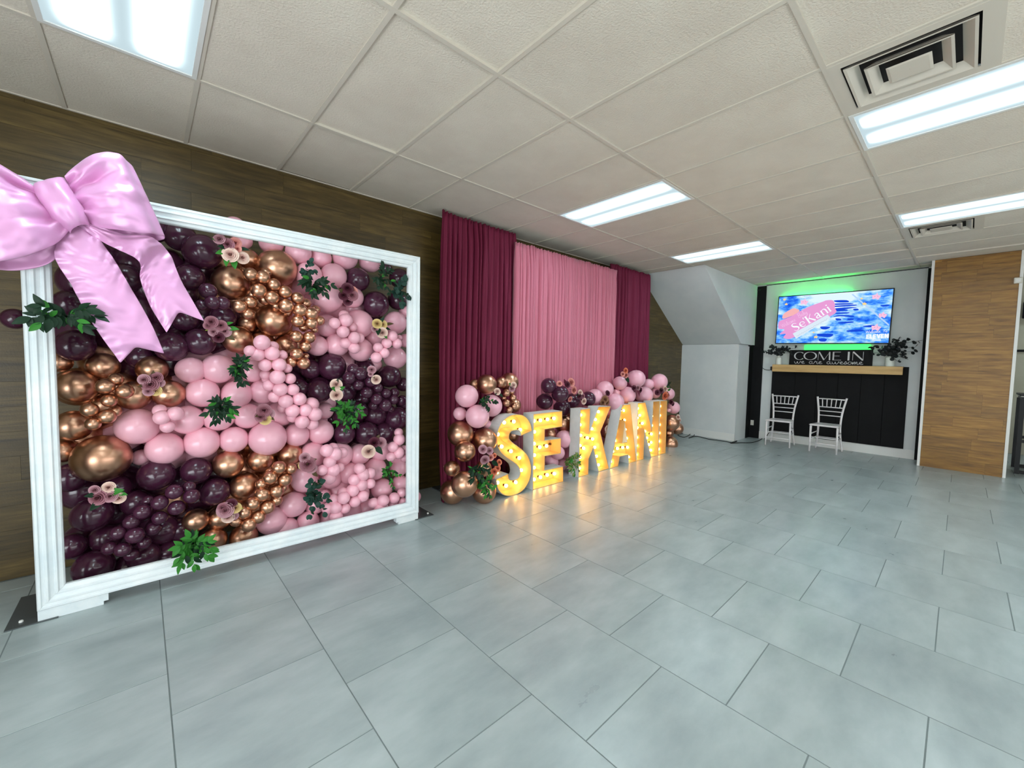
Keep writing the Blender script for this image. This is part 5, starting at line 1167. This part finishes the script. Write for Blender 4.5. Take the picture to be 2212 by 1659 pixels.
# ------------------------------------------------------------------ chairs
def chair(x, y, rz, label):
    t = thing('chiavari_chair', label, 'chair', (x, y, 0), 'white chiavari chairs'); t.rotation_euler.z = rz
    m = M['chair']
    # chair faces -X; front legs at -.19, back at +.19
    wf, wb_ = .182, .170
    for s_ in (-1, 1):
        ob('leg', MB().tube([(-.185, s_ * wf * 1.02, 0), (-.185, s_ * wf, .44)], [.013, .0165], 10).build('leg', m, True), t)
        ob('leg', MB().tube(catmull([(.215, s_ * wb_ * 1.10, 0), (.175, s_ * wb_ * .94, .25), (.16, s_ * wb_ * .90, .46), (.185, s_ * wb_ * .98, .68), (.235, s_ * wb_ * 1.20, .915)], 4), [.011] + [.0155] * 16, 10).build('leg', m, True), t)
        for z_ in (.21, .30):
            ob('side_stretcher', MB().tube([(-.185, s_ * wf, z_), (.178, s_ * wb_ * .96, z_ + .02)], .009, 8).build('side_stretcher', m, True), t)
    b = MB(); bm = bmesh.new()
    vs = [bm.verts.new(p) for p in ((-.21, -.205, .445), (-.21, .205, .445), (.17, .165, .445), (.17, -.165, .445))]
    fc = bm.faces.new(vs); r_ = bmesh.ops.extrude_face_region(bm, geom=[fc]); bmesh.ops.translate(bm, vec=(0, 0, .026), verts=[e for e in r_['geom'] if isinstance(e, bmesh.types.BMVert)])
    bmesh.ops.recalc_face_normals(bm, faces=bm.faces[:])
    bmesh.ops.bevel(bm, geom=bm.edges[:], offset=.009, segments=2, affect='EDGES'); b.bm(bm)
    ob('seat', smooth_angle(b.build('seat', m), 40), t)
    for z_ in (.15, .25): ob('front_stretcher', MB().tube([(-.185, -wf, z_), (-.185, wf, z_)], .0085, 8).build('front_stretcher', m, True), t)
    ob('rear_stretcher', MB().tube([(.185, -wb_ * .98, .22), (.185, wb_ * .98, .22)], .0085, 8).build('rear_stretcher', m, True), t)
    def bx(z_): return lerp(.16, .235, max(0, (z_ - .46) / .455) ** 1.4)
    def bw(z_): return wb_ * lerp(.90, 1.20, max(0, (z_ - .46) / .455) ** 1.5)
    for z_, r_ in ((.60, .008), (.675, .008), (.745, .009), (.885, .0105)):
        ob('back_rail', MB().tube([(bx(z_), -bw(z_), z_), (bx(z_) + .012, 0, z_), (bx(z_), bw(z_), z_)], r_, 8).build('back_rail', m, True), t)
    for k in range(5):
        f_ = (k - 2) / 3.0
        ob('spindle', MB().tube([(bx(.745) + .008, f_ * bw(.745), .745), (bx(.885) + .008, f_ * bw(.885), .885)], .0075, 8).build('spindle', m, True), t)
chair(8.335, -.805, .06, 'white chiavari chair at left, nearer the stair box')
chair(8.352, -1.478, -.02, 'white chiavari chair at right, in front of the panel centre')

# ------------------------------------------------------------------ cord, sensor box, bar table
def cord(name, P, r, label, cat='cord'):
    o = ob(name, MB().tube(catmull(P, 8), r, 6).build(name, M['rubber'], True)); return tag(o, label, cat)
P = [(7.935, 1.04), (7.886, 0.876), (8.342, 0.954), (8.098, 0.723), (7.618, 0.632), (7.712, 0.81), (8.128, 0.834), (7.999, 0.601), (7.596, 0.53), (7.932, 0.525), (7.818, 0.251), (7.845, 0.005), (7.82, -0.193), (8.085, -0.171), (7.736, -0.183), (7.944, -0.285), (8.106, -0.404), (8.502, -0.423), (8.978, -0.36)]
P = [(x, y, .007 + (.010 if 2 < i < 9 and i % 2 else 0)) for i, (x, y) in enumerate(P)]
P += [(8.66, -.47, .03), (8.74, -.52, .16), (8.76, -.60, .33)]
cord('extension_cord', P, .0065, 'black extension cord running from the garland along the stair box')
cord('power_lead', [(8.775, -.462, 1.36), (8.73, -.42, 1.36), (8.76, -.36, 1.38), (8.765, -.32, 1.44), (8.765, -.30, 1.70), (8.76, -.285, 1.78)], .0055, 'short black lead draped left of the mantle')
pb = thing('power_adapter', 'black plug adapter at the left mantle end', 'plug', (8.77, -.505, 1.385))
box_ob('body', (-.03, .022, -.012, .03, -.03, .045), M['rubber'], pb, c=.004)
ob('plug', MB().tube([(-.01, -.0, -.03), (-.01, 0, -.05)], .009, 8).build('plug', M['rubber'], True), pb)
cm = thing('camera_sensor', 'tiny black sensor arm high on the left wall corner', 'sensor', (8.765, -.20, 2.93))
ob('arm', MB().tube([(0, .028, 0), (0, -.03, 0)], .005, 6).build('arm', M['rubber'], True), cm)
ob('tip', MB().tube([(0, .03, .012), (0, .03, -.012)], .006, 6).build('tip', M['rubber'], True), cm)
sb_ = thing('alarm_sensor', 'small white sensor box on the right pier edge', 'sensor', (PX0 - .006, -3.405, 2.62))
box_ob('body', (-.03, .0, -.038, .038, -.036, .04), M['plastic'], sb_, c=.006)
box_ob('lens', (-.033, -.03, -.022, .02, -.018, .024), M['trim'], sb_)
ct_ = thing('light_switch', 'small white outlet at the base of black trim', 'outlet', (TX - .0305, -.20, .30))
box_ob('plate', (-.006, .0, -.028, .028, -.05, .05), M['plastic'], ct_)
tb = thing('bar_table', 'tall black metal framed table behind the pier at far right', 'table', (9.1, -4.15, 0))
box_ob('table_top', (-.35, .35, -.62, .62, 1.09, 1.115), M['blackm'], tb, c=.003)
box_ob('apron', (-.32, .32, -.60, .60, 1.045, 1.078), M['blackm'], tb)
box_ob('edge_strip', (-.34, .34, -.61, .61, 1.079, 1.0895), M['plastic'], tb)
for sx_ in (-1, 1):
    for sy_ in (-1, 1): box_ob('leg', (sx_ * .30 - .022, sx_ * .30 + .022, sy_ * .59 - .022, sy_ * .59 + .022, 0, 1.044), M['blackm'], tb)
    box_ob('rail', (sx_ * .30 - .018, sx_ * .30 + .018, -.567, .567, .44, .48), M['blackm'], tb)
    box_ob('floor_rail', (sx_ * .30 - .018, sx_ * .30 + .018, -.567, .567, 0.005, .05), M['blackm'], tb)
ws = thing('wall_speaker', 'black wall speaker high beyond the right pier', 'speaker', (10.79, -3.75, 2.46))
box_ob('cabinet', (-.08, .05, -.16, .16, -.14, .14), M['blackp'], ws, c=.012)
box_ob('bracket', (.05, .11, -.03, .03, -.03, .03), M['blackm'], ws)
